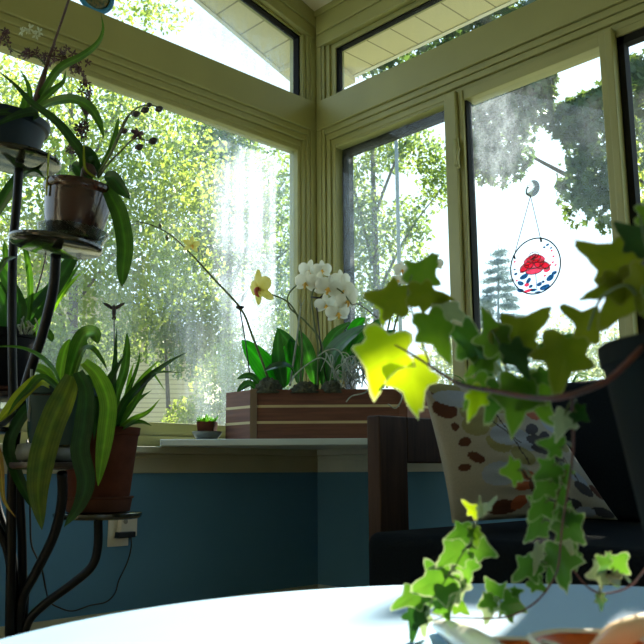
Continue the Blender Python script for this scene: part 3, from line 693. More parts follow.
# cream and orange ornaments at the near edge of the table
def shell(name, pts, rad, mat, label, inner=None):
    b = pts[0].copy(); b.z = .45
    o = MB().tube(pts, rad, 16, smooth=8).build(name, mat, None, b, True); tag(o, label, 'ornament'); return o
def onT(px, py, dz=0.0): p = on_z(px, py, .45+dz); return p
p0 = on_z(437, 626, .456); p1 = on_z(452, 632, .461); p2 = on_z(472, 644, .464); p3 = on_z(500, 664, .465)
o = shell('curved_ornament', [p0, p1, p2, p3], [.005, .0095, .0125, .0135], 'ornament_cream', 'smooth cream curved ornament lying on the table below the ivy, pointing left')
def dish(name, c, r, h, mat, inner, label):
    d = empty(name, (c.x, c.y, .45)); tag(d, label, 'ornament')
    v = []; f = []; seg = 48
    prof = [(.35, 0), (.75, .18), (.98, .75), (1.03, 1.0), (.98, 1.02), (.90, .9)]
    for i, (q, z) in enumerate(prof):
        for k in range(seg):
            a = 2*math.pi*k/seg; wob = 1+(.035*math.sin(7*a)+.02*math.sin(4*a+1))*(i/5)
            v.append((c.x+math.cos(a)*r*q*wob, c.y+math.sin(a)*r*q*wob, .45+h*z))
    for i in range(len(prof)-1):
        for k in range(seg): f.append((i*seg+k, i*seg+(k+1) % seg, (i+1)*seg+(k+1) % seg, (i+1)*seg+k))
    f.append(tuple(range(seg))[::-1]); mesh('shell', v, f, mat, d, None, True)
    v = []; f = []
    prof = [(.90, .88), (.7, .55), (.4, .38), (.0, .32)]
    for i, (q, z) in enumerate(prof):
        for k in range(seg):
            a = 2*math.pi*k/seg; v.append((c.x+math.cos(a)*r*q, c.y+math.sin(a)*r*q, .45+h*z))
    for i in range(len(prof)-1):
        for k in range(seg): f.append((i*seg+k, i*seg+(k+1) % seg, (i+1)*seg+(k+1) % seg, (i+1)*seg+k))
    mesh('lining', v, f, inner, d, None, True)['label'] = 'orange inside'
    return d
fh = Vector((fwd.x, fwd.y, 0)).normalized()
cA = on_z(506, 636, .468)-fh*.036; dish('scalloped_ornament', cA, .034, .018, 'ornament_cream', 'ornament_orange', 'cream wavy-rimmed ornament with an orange inside, between the curved one and the peach one')
cB = on_z(572, 628, .472)-fh*.048; dish('scalloped_ornament', cB, .046, .022, 'ornament_cream', 'ornament_orange', 'cream rimmed ornament showing a wedge of bright orange beside the peach ornament')
q0 = P(592, 652, .66); q1 = P(618, 648, .66); q2 = P(650, 640, .66); q3 = P(690, 636, .66)
shell('curved_ornament', [Vector((p.x, p.y, .45+r)) for p, r in ((q0, .008), (q1, .015), (q2, .019), (q3, .017))], [.005, .015, .019, .016], 'ornament_peach', 'glowing peach rounded ornament at the right, on the white table')

# ------------------------------------------------------------------ ivy
IVX = [(0, 0), (.12, -.07), (.28, -.12), (.42, -.08), (.46, .03), (.42, .13), (.42, .22), (.56, .29), (.63, .38), (.52, .45), (.34, .49), (.24, .60), (.20, .74), (.13, .90), (.05, 1.01), (0, 1.04)]
IV = IVX + [(-x, y) for x, y in IVX[-2:0:-1]]
def ivy_leaf(parent, bpx, tpx, D, dD, mat, tilt=(0, 0), wide=1.0, curl=.12, petiole=None, flat=None):
    b = P(*bpx, D); t = P(*tpx, D+dD); size = (t-b).length; u = (t-b).normalized()
    n = toward_cam(b) + RGT*tilt[0] + UPV*tilt[1]; n = (n-u*n.dot(u)).normalized(); r = u.cross(n)
    jit = [1+random.uniform(-.07, .07) for _ in IV]; asym = random.uniform(.9, 1.1)
    cx, cy = 0, .28
    v = []; mg = []
    rings = [1.0, .86, .6, .3]
    def pos(x, y):
        z = -curl*(x*x*1.3+ (y-.3)**2*.9) + .05*abs(x)**.8 + .02*math.sin(9*x+6*y)
        return b + (r*(x*wide*.92) + u*y + n*z)*size
    for q in rings:
        for (x, y), j in zip(IV, jit):
            x2 = (x*(asym if x > 0 else 2-asym)*j); y2 = y*j if y > 0 else y
            v.append(pos(cx+(x2-cx)*q, cy+(y2-cy)*q)); mg.append({1.0: 1, .86: .62, .6: .2, .3: 0}[q])
    v.append(pos(cx, cy)); mg.append(0)
    k = len(IV); f = []
    for i in range(len(rings)-1):
        for j in range(k): f.append((i*k+j, i*k+(j+1) % k, (i+1)*k+(j+1) % k, (i+1)*k+j))
    for j in range(k): f.append(((len(rings)-1)*k+j, (len(rings)-1)*k+(j+1) % k, len(rings)*k))
    o = mesh('leaf', v, f, mat, parent, None, True, ('margin', mg))
    if petiole:
        e = P(*petiole, D+.01); mid = b.lerp(e, .5)+UPV*.004
        MB().tube([e, mid, b, b+u*size*.15], [.0012, .0010, .0010, .0006], 6, smooth=3).build('leaf_stalk', 'stem_green', o, None, True)
    return o
PD = .62
pc = P(716, 345, PD); pc.z = .45
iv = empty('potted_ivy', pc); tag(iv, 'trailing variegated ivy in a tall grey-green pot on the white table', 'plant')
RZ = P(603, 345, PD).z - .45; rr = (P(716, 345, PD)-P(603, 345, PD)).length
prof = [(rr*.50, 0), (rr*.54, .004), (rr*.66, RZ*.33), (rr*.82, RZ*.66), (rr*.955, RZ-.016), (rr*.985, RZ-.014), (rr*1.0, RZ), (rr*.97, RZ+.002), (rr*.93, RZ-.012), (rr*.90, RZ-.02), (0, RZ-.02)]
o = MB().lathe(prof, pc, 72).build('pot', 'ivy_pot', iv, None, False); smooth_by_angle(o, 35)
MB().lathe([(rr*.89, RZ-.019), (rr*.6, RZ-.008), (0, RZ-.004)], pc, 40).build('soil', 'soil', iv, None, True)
# main runner and hanging vines
def vine(px, Ds, rpx, mat='vine_brown', name='vine'):
    pts = [P(x, y, d) for (x, y), d in zip(px, np.interp(np.linspace(0, 1, len(px)), np.linspace(0, 1, len(Ds)), Ds))]
    return MB().tube(pts, [r*.48/FPX for r in rpx], 8, smooth=6).build(name, mat, iv, None, True)
vine([(690, 330), (660, 332), (640, 350), (612, 377), (583, 391), (555, 398), (528, 397), (494, 391), (462, 385), (444, 375), (424, 362), (408, 352), (395, 345)], [.62, .575, .58, .6, .64, .68, .72, .75], [3, 3.5, 4, 4, 4, 4, 3.6, 3.4, 3, 2.6, 2.2, 2, 1.4])
vine([(572, 398), (573, 425), (573, 452), (568, 490), (563, 520), (560, 550), (556, 574), (540, 598), (520, 612), (500, 618), (470, 618), (446, 617), (430, 612)], [.66, .68, .70, .72, .74, .76], [2.4, 2.2, 2, 1.8, 1.7, 1.6, 1.6, 1.6, 1.6, 1.5, 1.4, 1.2, 1])
vine([(566, 470), (556, 500), (553, 520)], [.70, .70], [1.6, 1.2, .8])
vine([(560, 545), (575, 572), (592, 590), (610, 593), (630, 586), (641, 574), (652, 560)], [.74, .72, .68], [1.3, 1.4, 1.5, 1.5, 1.6, 1.6, 1.8])
vine([(446, 617), (428, 620), (432, 600), (448, 575), (466, 548), (478, 520), (484, 502)], [.76, .74, .72], [1.2, 1.2, 1.3, 1.3, 1.2, 1.0, .8], 'stem_green')
vine([(430, 365), (418, 330), (410, 305), (408, 290), (412, 275)], [.75, .76], [1.6, 1.5, 1.4, 1.2, 1], 'stem_green')
vine([(520, 397), (505, 365), (500, 345), (492, 330)], [.70, .70], [2, 1.8, 1.5, 1.2], 'stem_green')
vine([(660, 335), (640, 300), (625, 285), (600, 300), (588, 330)], [.58, .57, .6], [2.4, 2.2, 2, 1.8, 1.4], 'stem_green')
vine([(660, 335), (655, 280), (645, 240), (640, 215)], [.58, .56], [2.4, 2.2, 2, 1.6], 'stem_green')
BIG = [  # base px, tip px, depth, dD, material, tilt, width
    ((389, 334), (372, 398), .76, -.02, 'ivy_bright', (-.1, .1), .86), ((409, 361), (418, 415), .76, -.015, 'ivy_bright', (.1, .15), .95),
    ((406, 300), (363, 295), .77, .01, 'ivy_olive', (0, .35), .95), ((386, 296), (383, 326), .78, .0, 'ivy_bright', (.3, .5), .7), ((416, 285), (438, 253), .78, .0, 'ivy_mid', (.2, .2), 1.0),
    ((411, 293), (453, 299), .75, .0, 'ivy_olive', (.2, .4), .8), ((428, 314), (451, 363), .73, -.01, 'ivy_mid', (.2, .0), .72),
    ((438, 303), (478, 328), .75, .0, 'ivy_pale', (.1, .7), .5), ((504, 348), (550, 310), .70, .0, 'ivy_olive', (.1, .15), .8), ((500, 352), (538, 334), .705, .0, 'ivy_mid', (.1, .3), .8),
    ((500, 350), (483, 308), .70, .01, 'ivy_mid', (-.1, .1), .8), ((510, 344), (530, 380), .68, -.01, 'ivy_dark', (.2, .2), .75),
    ((518, 378), (512, 436), .69, -.01, 'ivy_mid', (.1, .1), .85), ((524, 380), (556, 428), .69, -.01, 'ivy_mid', (.2, .1), .75), ((490, 380), (464, 408), .71, -.01, 'ivy_mid', (-.1, .1), .85),
    ((482, 388), (468, 421), .70, -.02, 'ivy_bright', (.1, .5), .55), ((500, 384), (486, 424), .70, -.01, 'ivy_green', (-.1, .2), .8),
    ((567, 338), (556, 396), .66, -.01, 'ivy_olive', (.0, .2), .9), ((600, 332), (560, 306), .63, .01, 'ivy_olive', (-.2, .2), .75),
    ((632, 268), (576, 243), .60, .01, 'ivy_olive', (-.1, .1), .85), ((640, 280), (600, 326), .59, .0, 'ivy_olive', (-.1, .1), .95), ((636, 282), (581, 298), .592, .0, 'ivy_olive', (-.2, .3), .6),
    ((648, 248), (614, 222), .59, .01, 'ivy_dark', (-.3, .2), .8), ((648, 224), (660, 190), .58, .0, 'ivy_mid', (0, .2), .9), ((655, 300), (690, 270), .56, 0, 'ivy_mid', (0, .2), .9),
    ((462, 326), (494, 384), .73, .0, 'ivy_green', (-.1, .2), .5), ((478, 356), (458, 334), .73, .01, 'ivy_mid', (-.2, .4), .8), ((492, 350), (464, 378), .73, .0, 'ivy_mid', (-.1, .2), .7),
    ((545, 352), (572, 332), .68, 0, 'ivy_green', (0, .4), .8), ((644, 266), (640, 314), .57, 0, 'ivy_olive', (-.2, .2), .8), ((498, 372), (480, 346), .73, 0, 'ivy_pale', (-.2, .6), .4),
    ((536, 372), (556, 388), .69, -.01, 'ivy_green', (.2, .3), .8)]
for a in BIG: ivy_leaf(iv, a[0], a[1], a[2], a[3], a[4], a[5], a[6], .10)
SMALL = [
    ((566, 412), (556, 440), 'ivy_pale', .8, (576, 400)), ((574, 410), (590, 421), 'ivy_dark', .9, (572, 402)),
    ((562, 448), (538, 442), 'ivy_green', .9, (572, 446)), ((556, 446), (548, 460), 'ivy_green', .8, None),
    ((520, 470), (500, 472), 'ivy_mid', 1.2, (530, 476)),
    ((556, 464), (534, 480), 'ivy_green', .9, (568, 470)), ((562, 466), (566, 486), 'ivy_green', .8, None),
    ((552, 480), (532, 500), 'ivy_green', .85, (562, 484)), ((556, 486), (564, 508), 'ivy_green', .9, None),
    ((548, 500), (528, 520), 'ivy_green', .9, (558, 498)), ((552, 504), (560, 530), 'ivy_green', .9, None),
    ((544, 520), (524, 542), 'ivy_green', .75, (556, 520)), ((562, 518), (586, 545), 'ivy_green', .9, (562, 514)),
    ((560, 512), (584, 520), 'ivy_green', .7, None), ((560, 545), (564, 592), 'ivy_green', .8, (560, 540)),
    ((556, 552), (548, 585), 'ivy_green', .6, None), ((570, 548), (576, 572), 'ivy_green', .7, None),
    ((536, 562), (512, 580), 'ivy_green', .9, (556, 572)), ((530, 580), (548, 592), 'ivy_green', .9, None), ((540, 545), (534, 575), 'ivy_pale', .35, None),
    ((500, 600), (486, 578), 'ivy_green', 1.0, (500, 617)), ((494, 600), (478, 606), 'ivy_green', .9, None), ((490, 598), (486, 626), 'ivy_pale', .7, None), ((504, 600), (528, 612), 'ivy_green', .9, None), ((512, 592), (524, 590), 'ivy_green', .9, None), ((506, 604), (512, 624), 'ivy_mid', .8, None),
    ((478, 515), (462, 500), 'ivy_bright', .5, None), ((482, 512), (496, 498), 'ivy_pale', .35, None), ((480, 516), (480, 496), 'ivy_pale', .35, None),
    ((472, 530), (446, 538), 'ivy_green', .7, (476, 525)), ((474, 528), (478, 548), 'ivy_mid', .7, None),
    ((466, 548), (436, 566), 'ivy_green', .8, (470, 540)), ((472, 546), (500, 556), 'ivy_green', .7, (472, 540)), ((466, 556), (468, 585), 'ivy_green', .8, None),
    ((454, 566), (430, 568), 'ivy_pale', .5, None), ((450, 574), (410, 592), 'ivy_green', .9, (456, 566)), ((448, 578), (452, 608), 'ivy_green', .9, None), ((460, 572), (456, 606), 'ivy_pale', .6, None),
    ((424, 590), (392, 608), 'ivy_green', .7, (436, 594)), ((436, 586), (428, 610), 'ivy_green', .8, None), ((440, 600), (450, 622), 'ivy_green', .9, None),
    ((418, 606), (412, 642), 'ivy_dark', .6, None), ((422, 608), (424, 640), 'ivy_pale', .5, None), ((452, 600), (470, 614), 'ivy_mid', .8, None), ((446, 590), (470, 580), 'ivy_green', .8, None),
    ((612, 570), (628, 552), 'ivy_green', 1.0, (630, 582)), ((608, 568), (598, 556), 'ivy_green', .9, None), ((606, 574), (586, 576), 'ivy_pale', .9, None), ((612, 574), (620, 588), 'ivy_dark', .9, None), ((600, 595), (602, 612), 'ivy_dark', .6, (600, 590)),
    ((560, 426), (552, 415), 'ivy_pale', .7, None), ((564, 530), (572, 556), 'ivy_pale', .6, None)]
for i, (b, t, mt, w, pe) in enumerate(SMALL):
    base_d = np.interp(b[1], [400, 620], [.67, .77]) if b[0] > 515 else np.interp(b[1], [495, 620], [.72, .765])
    if b[0] > 575 and b[1] > 540: base_d = .70
    ivy_leaf(iv, b, t, base_d+random.uniform(-.012, .008), random.uniform(-.012, .006), mt, (random.uniform(-.35, .35), random.uniform(-.1, .5)), w*1.15, .18, pe)

# ------------------------------------------------------------------ plant stand
DS = 2.3
sb0 = P(18, 640, DS); sb0.z = 0
st = empty('plant_stand', sb0); tag(st, 'black metal plant stand with round trays on bent arms, left of the window corner', 'plant stand')
core = [P(x, y, DS) for x, y in ((14, 300), (14, 420), (15, 520), (14, 600), (12, 640))]
low = core[-1].copy(); low.z = .02
def arm(px, Ds, r=.0125, name='arm', end=None):
    Dl = np.interp(np.linspace(0, 1, len(px)), np.linspace(0, 1, len(Ds)), Ds); pts = [P(x, y, d) for (x, y), d in zip(px, Dl)]
    if end is not None: pts.append(end)
    return MB().tube(pts, r, 12, smooth=6).build(name, 'black_metal', st, None, True)
def tray(c, r, h=.010, tilt=None, mat='tray_black'):
    o = MB().lathe([(r*.15, -h-.006), (r*.9, -h-.003), (r*.97, -h), (r, -h*.6), (r, -.001), (r*.985, 0), (0, 0)], c, 56, tilt).build('tray', mat, st, None, False); smooth_by_angle(o, 30); return o
def tilt_to(ax, deg): return Matrix.Rotation(math.radians(deg), 3, ax)
T1 = P(17, 158, 2.34); T2 = P(56.5, 243, 2.16); T3 = P(47, 462.5, 2.18); T4 = P(98, 512.5, 2.36); T5 = P(-4, 394, 2.44); T6 = P(-22, 428, 2.20)
tl1 = tilt_to(fwd, 4); tl2 = tilt_to(fwd, 6)
tray(T1, .122, .012, tl1); tray(T2, .120, .012, tl2); tray(T3, .096, .014, None, 'tray_brown'); tray(T4, .124, .014); tray(T5, .11, .014, None, 'tray_brown'); tray(T6, .11, .012)
foot = Vector((low.x, low.y, .3))
arm([(19, 168), (17, 200), (13, 250), (12, 330), (14, 420), (21, 520), (23, 600), (22, 640)], [2.34, 2.3], .0125, 'arm', Vector((P(22, 640, 2.3).x, P(22, 640, 2.3).y, .3)))
arm([(56, 254), (53, 290), (42, 335), (28, 378), (17, 425), (12, 480), (11, 560), (10, 640)], [2.16, 2.22, 2.28], .0135, 'arm', Vector((P(10, 640, 2.28).x, P(10, 640, 2.28).y, .3)))
arm([(62, 473), (62, 500), (54, 535), (36, 572), (22, 600), (18, 640)], [2.18, 2.26, 2.3], .0135, 'arm', Vector((P(18, 640, 2.3).x, P(18, 640, 2.3).y, .3)))
arm([(98, 518), (98, 545), (92, 566), (72, 584), (45, 604), (28, 622), (20, 650)], [2.36, 2.32, 2.29], .0125, 'arm', Vector((P(16, 660, 2.29).x, P(16, 660, 2.29).y, .3)))
arm([(-4, 402), (-6, 450), (-4, 500), (6, 535), (14, 570), (15, 640)], [2.44, 2.36, 2.3], .0125, 'arm', Vector((P(15, 640, 2.3).x, P(15, 640, 2.3).y, .3)))
arm([(-22, 436), (-20, 480), (-6, 520), (8, 552), (13, 600), (14, 640)], [2.2, 2.26, 2.3], .0125, 'arm', Vector((P(14, 640, 2.3).x, P(14, 640, 2.3).y, .3)))
pb_ = Vector((P(16, 640, 2.3).x, P(16, 640, 2.3).y, 0))
MB().tube([pb_+Vector((0, 0, .02)), pb_+Vector((0, 0, .33))], .015, 16).build('pole', 'black_metal', st, None, True)
for k in range(4):
    a = .3+k*math.pi/2; d = Vector((math.cos(a), math.sin(a), 0)); MB().tube([pb_+Vector((0, 0, .10)), pb_+d*.10+Vector((0, 0, .07)), pb_+d*.2+Vector((0, 0, .012))], .012, 10, smooth=5).build('leg', 'black_metal', st, None, True)

def potted(name, base, prof, mat, label, tilt=None, square=0, rot=0, soil_r=None, soil_z=None, seg=48):
    e = empty(name, base); tag(e, label, 'plant')
    o = MB().lathe(prof, base, seg, tilt, square, rot).build('pot', mat, e, None, False); smooth_by_angle(o, 35)
    if soil_r:
        M = tilt or Matrix.Identity(3)
        MB().lathe([(soil_r, -.012), (soil_r, -.002), (soil_r*.5, .004), (0, .006)], base+M @ Vector((0, 0, soil_z)), 24, tilt, square, rot).build('soil', 'soil', e, None, True)
    return e
k = lambda px, D: px*D/FPX
# --- plant 1: slate pot on the top tray, strap leaves and a spray of dark flowers
D1 = 2.34; b1 = P(3, 153.5, D1); R1 = k(43, D1)
n1 = tl1 @ Vector((0, 0, 1)); b1 = T1 + tl1 @ Vector((k(-17, D1)*RGT.x, k(-17, D1)*RGT.y, .0015))
h1 = k(38, D1)
p1_ = potted('potted_orchid', b1, [(R1*.76, 0), (R1*.80, .003), (R1*.93, h1*.78), (R1*.95, h1*.80), (R1*1.0, h1*.82), (R1*1.02, h1), (R1*.96, h1), (R1*.94, h1*.85), (0, h1*.84)], 'pot_slate', 'strap-leaved orchid with sprays of tiny dark flowers in a slate-blue pot, on the highest tray', tl1, soil_r=R1*.92, soil_z=h1*.9)
for (px, w, mt, d0, d1, kd) in [
    ([(32, 112), (46, 88), (60, 68), (82, 56), (97, 44), (103, 30), (101, 13)], 9, 'strap_mid', 2.32, 2.22, 'taper'),
    ([(22, 114), (12, 112), (-6, 114), (-30, 126)], 9, 'strap_dark', 2.28, 2.2, 'taper'),
    ([(30, 118), (38, 112), (24, 113), (4, 121), (-20, 134)], 11, 'strap_dark', 2.3, 2.2, 'taper'),
    ([(36, 110), (52, 102), (72, 99), (88, 106), (98, 120), (104, 138)], 10, 'strap_mid', 2.3, 2.2, 'strap'),
    ([(34, 108), (52, 91), (63, 82), (66, 70)], 7, 'strap_mid', 2.3, 2.28, 'taper'),
    ([(28, 112), (30, 95), (27, 82), (20, 70)], 6, 'strap_mid', 2.36, 2.4, 'taper'),
    ([(20, 114), (26, 105), (26, 92)], 10, 'strap_mid', 2.34, 2.36, 'strap'),
    ([(72, 98), (82, 106), (86, 116), (88, 132)], 5, 'strap_mid', 2.4, 2.42, 'taper')]:
    leaf(p1_, px, d0, d1, w, mt, kd, .75)
stem(p1_, [(32, 114), (40, 88), (46, 68), (53, 46), (62, 20), (72, -10)], 2.32, 2.28, [4.2, 3.6, 2.2, 1.2, 1.2, 1.2], 'stem_brown', 'flower_stem')
stem(p1_, [(46, 66), (38, 58), (22, 54), (10, 48), (4, 40)], 2.3, 2.28, [1.0, .9, .8, .7, .5], 'stem_green', 'flower_stem')
stem(p1_, [(50, 56), (64, 58), (78, 66), (86, 84), (90, 104), (84, 128), (80, 150)], 2.3, 2.34, [1.0, .8, .7, .6, .5, .5, .4], 'stem_brown', 'flower_stem')
def tiny(seed, mat):
    rs = random.Random(seed); m = MB()
    for q in range(5):
        a = q*1.257+rs.uniform(-.3, .3); d = RGT*math.cos(a)+UPV*math.sin(a); w = fwd.cross(d).normalized()
        L_ = .0145*rs.uniform(.8, 1.2)
        v = [Vector(), d*L_*.55+w*L_*.22-fwd*.001, d*L_-fwd*rs.uniform(-.003, .003), d*L_*.55-w*L_*.22-fwd*.001]
        m.add(v, [(0, 1, 2, 3)])
    m.lathe([(.0015, -.002), (.003, 0), (.001, .003)], Vector(), 6)
    return m
protos = {}
def put_tiny(parent, px, py, D, idx, mat):
    key = (idx % 4, mat); p = P(px, py, D)
    m = tiny(idx % 4, mat)
    if key not in protos:
        o = MB(); o.v = [tuple(Vector(q)) for q in m.v]; o.f = m.f
        me = bpy.data.meshes.new('flower'); me.from_pydata([tuple(q) for q in m.v], [], m.f); me.materials.append(MATS[mat]); protos[key] = me
    o = bpy.data.objects.new('flower', protos[key]); COL.objects.link(o); o.parent = parent; o.location = p-WLOC[parent.name]
    o.rotation_euler = (random.uniform(-.6, .6), random.uniform(-.6, .6), random.uniform(0, 6)); return o
fl = []
for (cx, cy, sx, sy, nn) in [(6, 38, 7, 9, 9), (26, 52, 9, 5, 7), (46, 60, 9, 8, 12), (62, 52, 9, 7, 9), (76, 68, 9, 9, 12), (86, 86, 7, 10, 12), (88, 106, 9, 8, 10), (80, 128, 8, 8, 10), (77, 148, 9, 8, 10)]:
    for i in range(nn): fl.append((random.gauss(cx, sx*.55), random.gauss(cy, sy*.55)))
for i, (x, y) in enumerate(fl): put_tiny(p1_, x, y, 2.3+random.uniform(-.03, .04), i, 'dark_flower')
for i, (x, y) in enumerate([(22, 31), (27, 31), (30, 29), (39, 32), (36, 35)]): put_tiny(p1_, x, y, 2.26, i, 'pale_flower')

# --- plant 2: brown glazed pot on the second tray
D2 = 2.16; R2 = k(34.5, D2); h2 = k(58, D2)
sz2 = tl2 @ Vector((0, 0, 1)); off = Vector((RGT.x, RGT.y, 0))*k(13, D2)
sc2 = T2 + tl2 @ (Vector((RGT.x, RGT.y, 0))*k(15, D2) + Vector((0, 0, .001)))
o = MB().lathe([(R2*.72, 0), (R2*.86, .004), (R2*1.02, .034), (R2*1.04, .036), (R2*1.0, .036), (R2*.84, .006), (0, .004)], sc2, 48, tl2).build('saucer', 'clear_plastic', None, sc2, True)
tag(o, 'clear plastic saucer under the brown glazed pot', 'saucer')
b2 = sc2 + sz2*.005
p2_ = potted('potted_orchid', b2, [(R2*.62, 0), (R2*.68, .006), (R2*.86, h2*.35), (R2*.94, h2*.65), (R2*.96, h2*.84), (R2*1.02, h2*.87), (R2*1.05, h2*.93), (R2*1.02, h2), (R2*.94, h2), (R2*.9, h2*.9), (0, h2*.88)], 'pot_glaze', 'orchid with drooping buds in a shiny round brown glazed pot', tl2, soil_r=R2*.9, soil_z=h2*.93)
for (px, w, mt, d0, d1, kd, fc) in [
    ([(89, 180), (82, 155), (73, 141), (56, 121), (31, 102), (14, 84), (-6, 68)], 11, 'strap_dark', 2.14, 2.2, 'taper', .7),
    ([(92, 178), (86, 165), (86, 152), (84, 146)], 13, 'strap_dark', 2.16, 2.2, 'oval', .9), ([(94, 176), (90, 160), (98, 168), (100, 172)], 10, 'strap_dark', 2.16, 2.18, 'oval', .9),
    ([(98, 174), (93, 166), (88, 154), (85, 146)], 16, 'strap_dark', 2.18, 2.2, 'oval', .9),
    ([(84, 180), (80, 172), (76, 166), (72, 164)], 12, 'strap_dark', 2.2, 2.22, 'oval', .9),
    ([(104, 176), (112, 178), (120, 188), (130, 199)], 15, 'strap_dark', 2.15, 2.12, 'oval', .9),
    ([(104, 184), (112, 198), (120, 216), (125, 245), (123, 270), (122, 287)], 17, 'strap_mid', 2.15, 2.1, 'strap', .85),
    ([(96, 178), (86, 170), (84, 158), (84, 142), (84, 136)], 3, 'strap_yellow', 2.13, 2.14, 'taper', .8),
    ([(98, 172), (110, 152), (115, 136), (119, 116)], 6, 'strap_mid', 2.16, 2.16, 'oval', .8)]:
    leaf(p2_, px, d0, d1, w, mt, kd, fc)
stem(p2_, [(84, 178), (88, 168), (94, 176)], 2.15, 2.15, [4, 6, 4], 'stem_brown', 'pseudobulb')
stem(p2_, [(97, 176), (112, 152), (122, 130), (130, 114), (142, 106), (155, 106), (160, 110)], 2.16, 2.1, [1.3, 1.2, 1, .9, .8, .7, .6], 'stem_green', 'flower_stem')
stem(p2_, [(98, 178), (108, 158), (118, 136), (126, 118), (136, 112)], 2.17, 2.12, [1.2, 1.1, 1, .8, .6], 'stem_green', 'flower_stem')
stem(p2_, [(98, 178), (110, 162), (122, 150), (132, 140), (140, 139), (150, 141)], 2.15, 2.1, [1.3, 1.2, 1, .9, .8, .6], 'stem_green', 'flower_stem')
for (x, y, s) in ((145, 110, 4.2), (149, 105, 3), (159, 109, 4), (153, 141, 4.5), (139, 147, 4.2), (124, 131, 3.6), (136, 114, 4)):
    p = P(x, y, 2.11); r_ = k(s, 2.11); MB().lathe([(r_*.1, -r_*1.1), (r_*.7, -r_*.5), (r_*.85, .1*r_), (r_*.5, r_*.8), (r_*.1, r_*1.1)], p, 10, Matrix.Rotation(1.2, 3, fwd)).build('bud', 'bud_dark', p2_, None, True)
c = P(138, 134, 2.1); flower(p2_, c, toward_cam(c)+RGT*.7+UPV*.5, UPV, k(13, 2.1), 'dark_flower', 'bud_dark', 'star')
o = MB().box((-.004, -.001, -.03), (.004, .001, .09)); Mx = Matrix.Rotation(.8, 3, 'Z'); base = P(47, 184, 2.12)
o.v = [tuple(Mx @ Vector(q)+base) for q in o.v]; tag(o.build('plant_label', 'strap_yellow', None, base), 'thin yellow-green plant tag standing at the left rim of the brown glazed pot', 'plant tag')

# --- plant 3: gray-green pot, yellow-tipped strap leaves
D3 = 2.18; R3 = k(33, D3)
o = MB().lathe([(k(22, D3), 0), (k(29, D3), .006), (k(31, D3), k(9, D3)), (k(29, D3), k(17, D3)), (k(27, D3), k(18, D3)), (0, k(15, D3))], T3+Vector((0, 0, .001)), 40).build('saucer', 'saucer_stone', None, T3, True)
tag(o, 'rounded grey stone dish under the grey-green pot of strap leaves', 'saucer')
b3 = T3 + Vector((RGT.x, RGT.y, 0))*k(14, D3)*.0 + Vector((0, 0, k(15.5, D3)+.003)); h3 = k(57, D3)
b3 += Vector((RGT.x, RGT.y, 0))*k(12, D3)
p3_ = potted('potted_amaryllis', b3, [(R3*.72, 0), (R3*.74, .003), (R3*.90, h3*.86), (R3*1.02, h3*.88), (R3*1.04, h3), (R3*.97, h3), (R3*.93, h3*.9), (0, h3*.88)], 'pot_green', 'plant with broad yellow-green drooping straps in a grey-green pot, lower front tray', None, 6, .75, R3*.9, h3*.92, 56)
for (px, w, mt, d0, d1, kd, fc) in [
    ([(60, 384), (52, 368), (36, 354), (16, 347), (-12, 347)], 9, 'strap_mid', 2.16, 2.02, 'taper', .5),
    ([(60, 384), (61, 368), (65, 350), (70, 339)], 11, 'strap_bright', 2.2, 2.22, 'oval', .9),
    ([(68, 380), (76, 352), (84, 336), (94, 334), (98, 344)], 17, 'strap_mid', 2.18, 2.1, 'strap', .8),
    ([(74, 374), (82, 352), (92, 348), (102, 360), (108, 372)], 8, 'strap_mid', 2.14, 2.06, 'taper', .6),
    ([(56, 388), (40, 380), (24, 392), (10, 408), (-4, 424)], 13, 'strap_yellow', 2.14, 2.02, 'strap', .8),
    ([(60, 390), (42, 377), (28, 390), (16, 402), (6, 418)], 9, 'strap_mid', 2.12, 2.02, 'taper', .6),
    ([(72, 376), (66, 392), (52, 424), (42, 458), (38, 492), (42, 530)], 26, 'strap_olive', 2.08, 1.98, 'strap', .9),
    ([(78, 372), (86, 392), (84, 424), (80, 450), (86, 480), (80, 504), (64, 527)], 19, 'strap_dark', 2.08, 2.0, 'strap', .9),
    ([(84, 362), (98, 376), (108, 402), (106, 430), (102, 458), (98, 486)], 17, 'strap_bright', 2.1, 2.04, 'strap', .85),
    ([(56, 392), (38, 400), (22, 416), (9, 444), (16, 472), (30, 500), (38, 512)], 12, 'strap_dark', 2.2, 2.1, 'strap', .85),
    ([(54, 392), (36, 406), (30, 424), (28, 440)], 9, 'strap_mid', 2.2, 2.18, 'taper', .8),
    ([(66, 386), (74, 366), (78, 356), (80, 346)], 8, 'strap_bright', 2.22, 2.26, 'oval', .9),
    ([(58, 388), (46, 372), (34, 368), (24, 376)], 10, 'strap_bright', 2.26, 2.3, 'strap', .7),
    ([(70, 386), (90, 380), (96, 400), (94, 440)], 10, 'strap_dark', 2.22, 2.24, 'strap', .8)]:
    leaf(p3_, px, d0, d1, w, mt, kd, fc)
MB().box(tuple(P(30, 398, 2.14)-Vector((.003, .001, .06))), tuple(P(30, 398, 2.14)+Vector((.003, .001, .075)))).build('stake', 'grey_plastic', p3_)
leaf(p3_, [(-14, 440), (-4, 448), (1, 470), (4, 500), (16, 518)], 2.1, 2.08, 8, 'strap_dying', 'taper', .9, label='dying yellow-brown leaf')

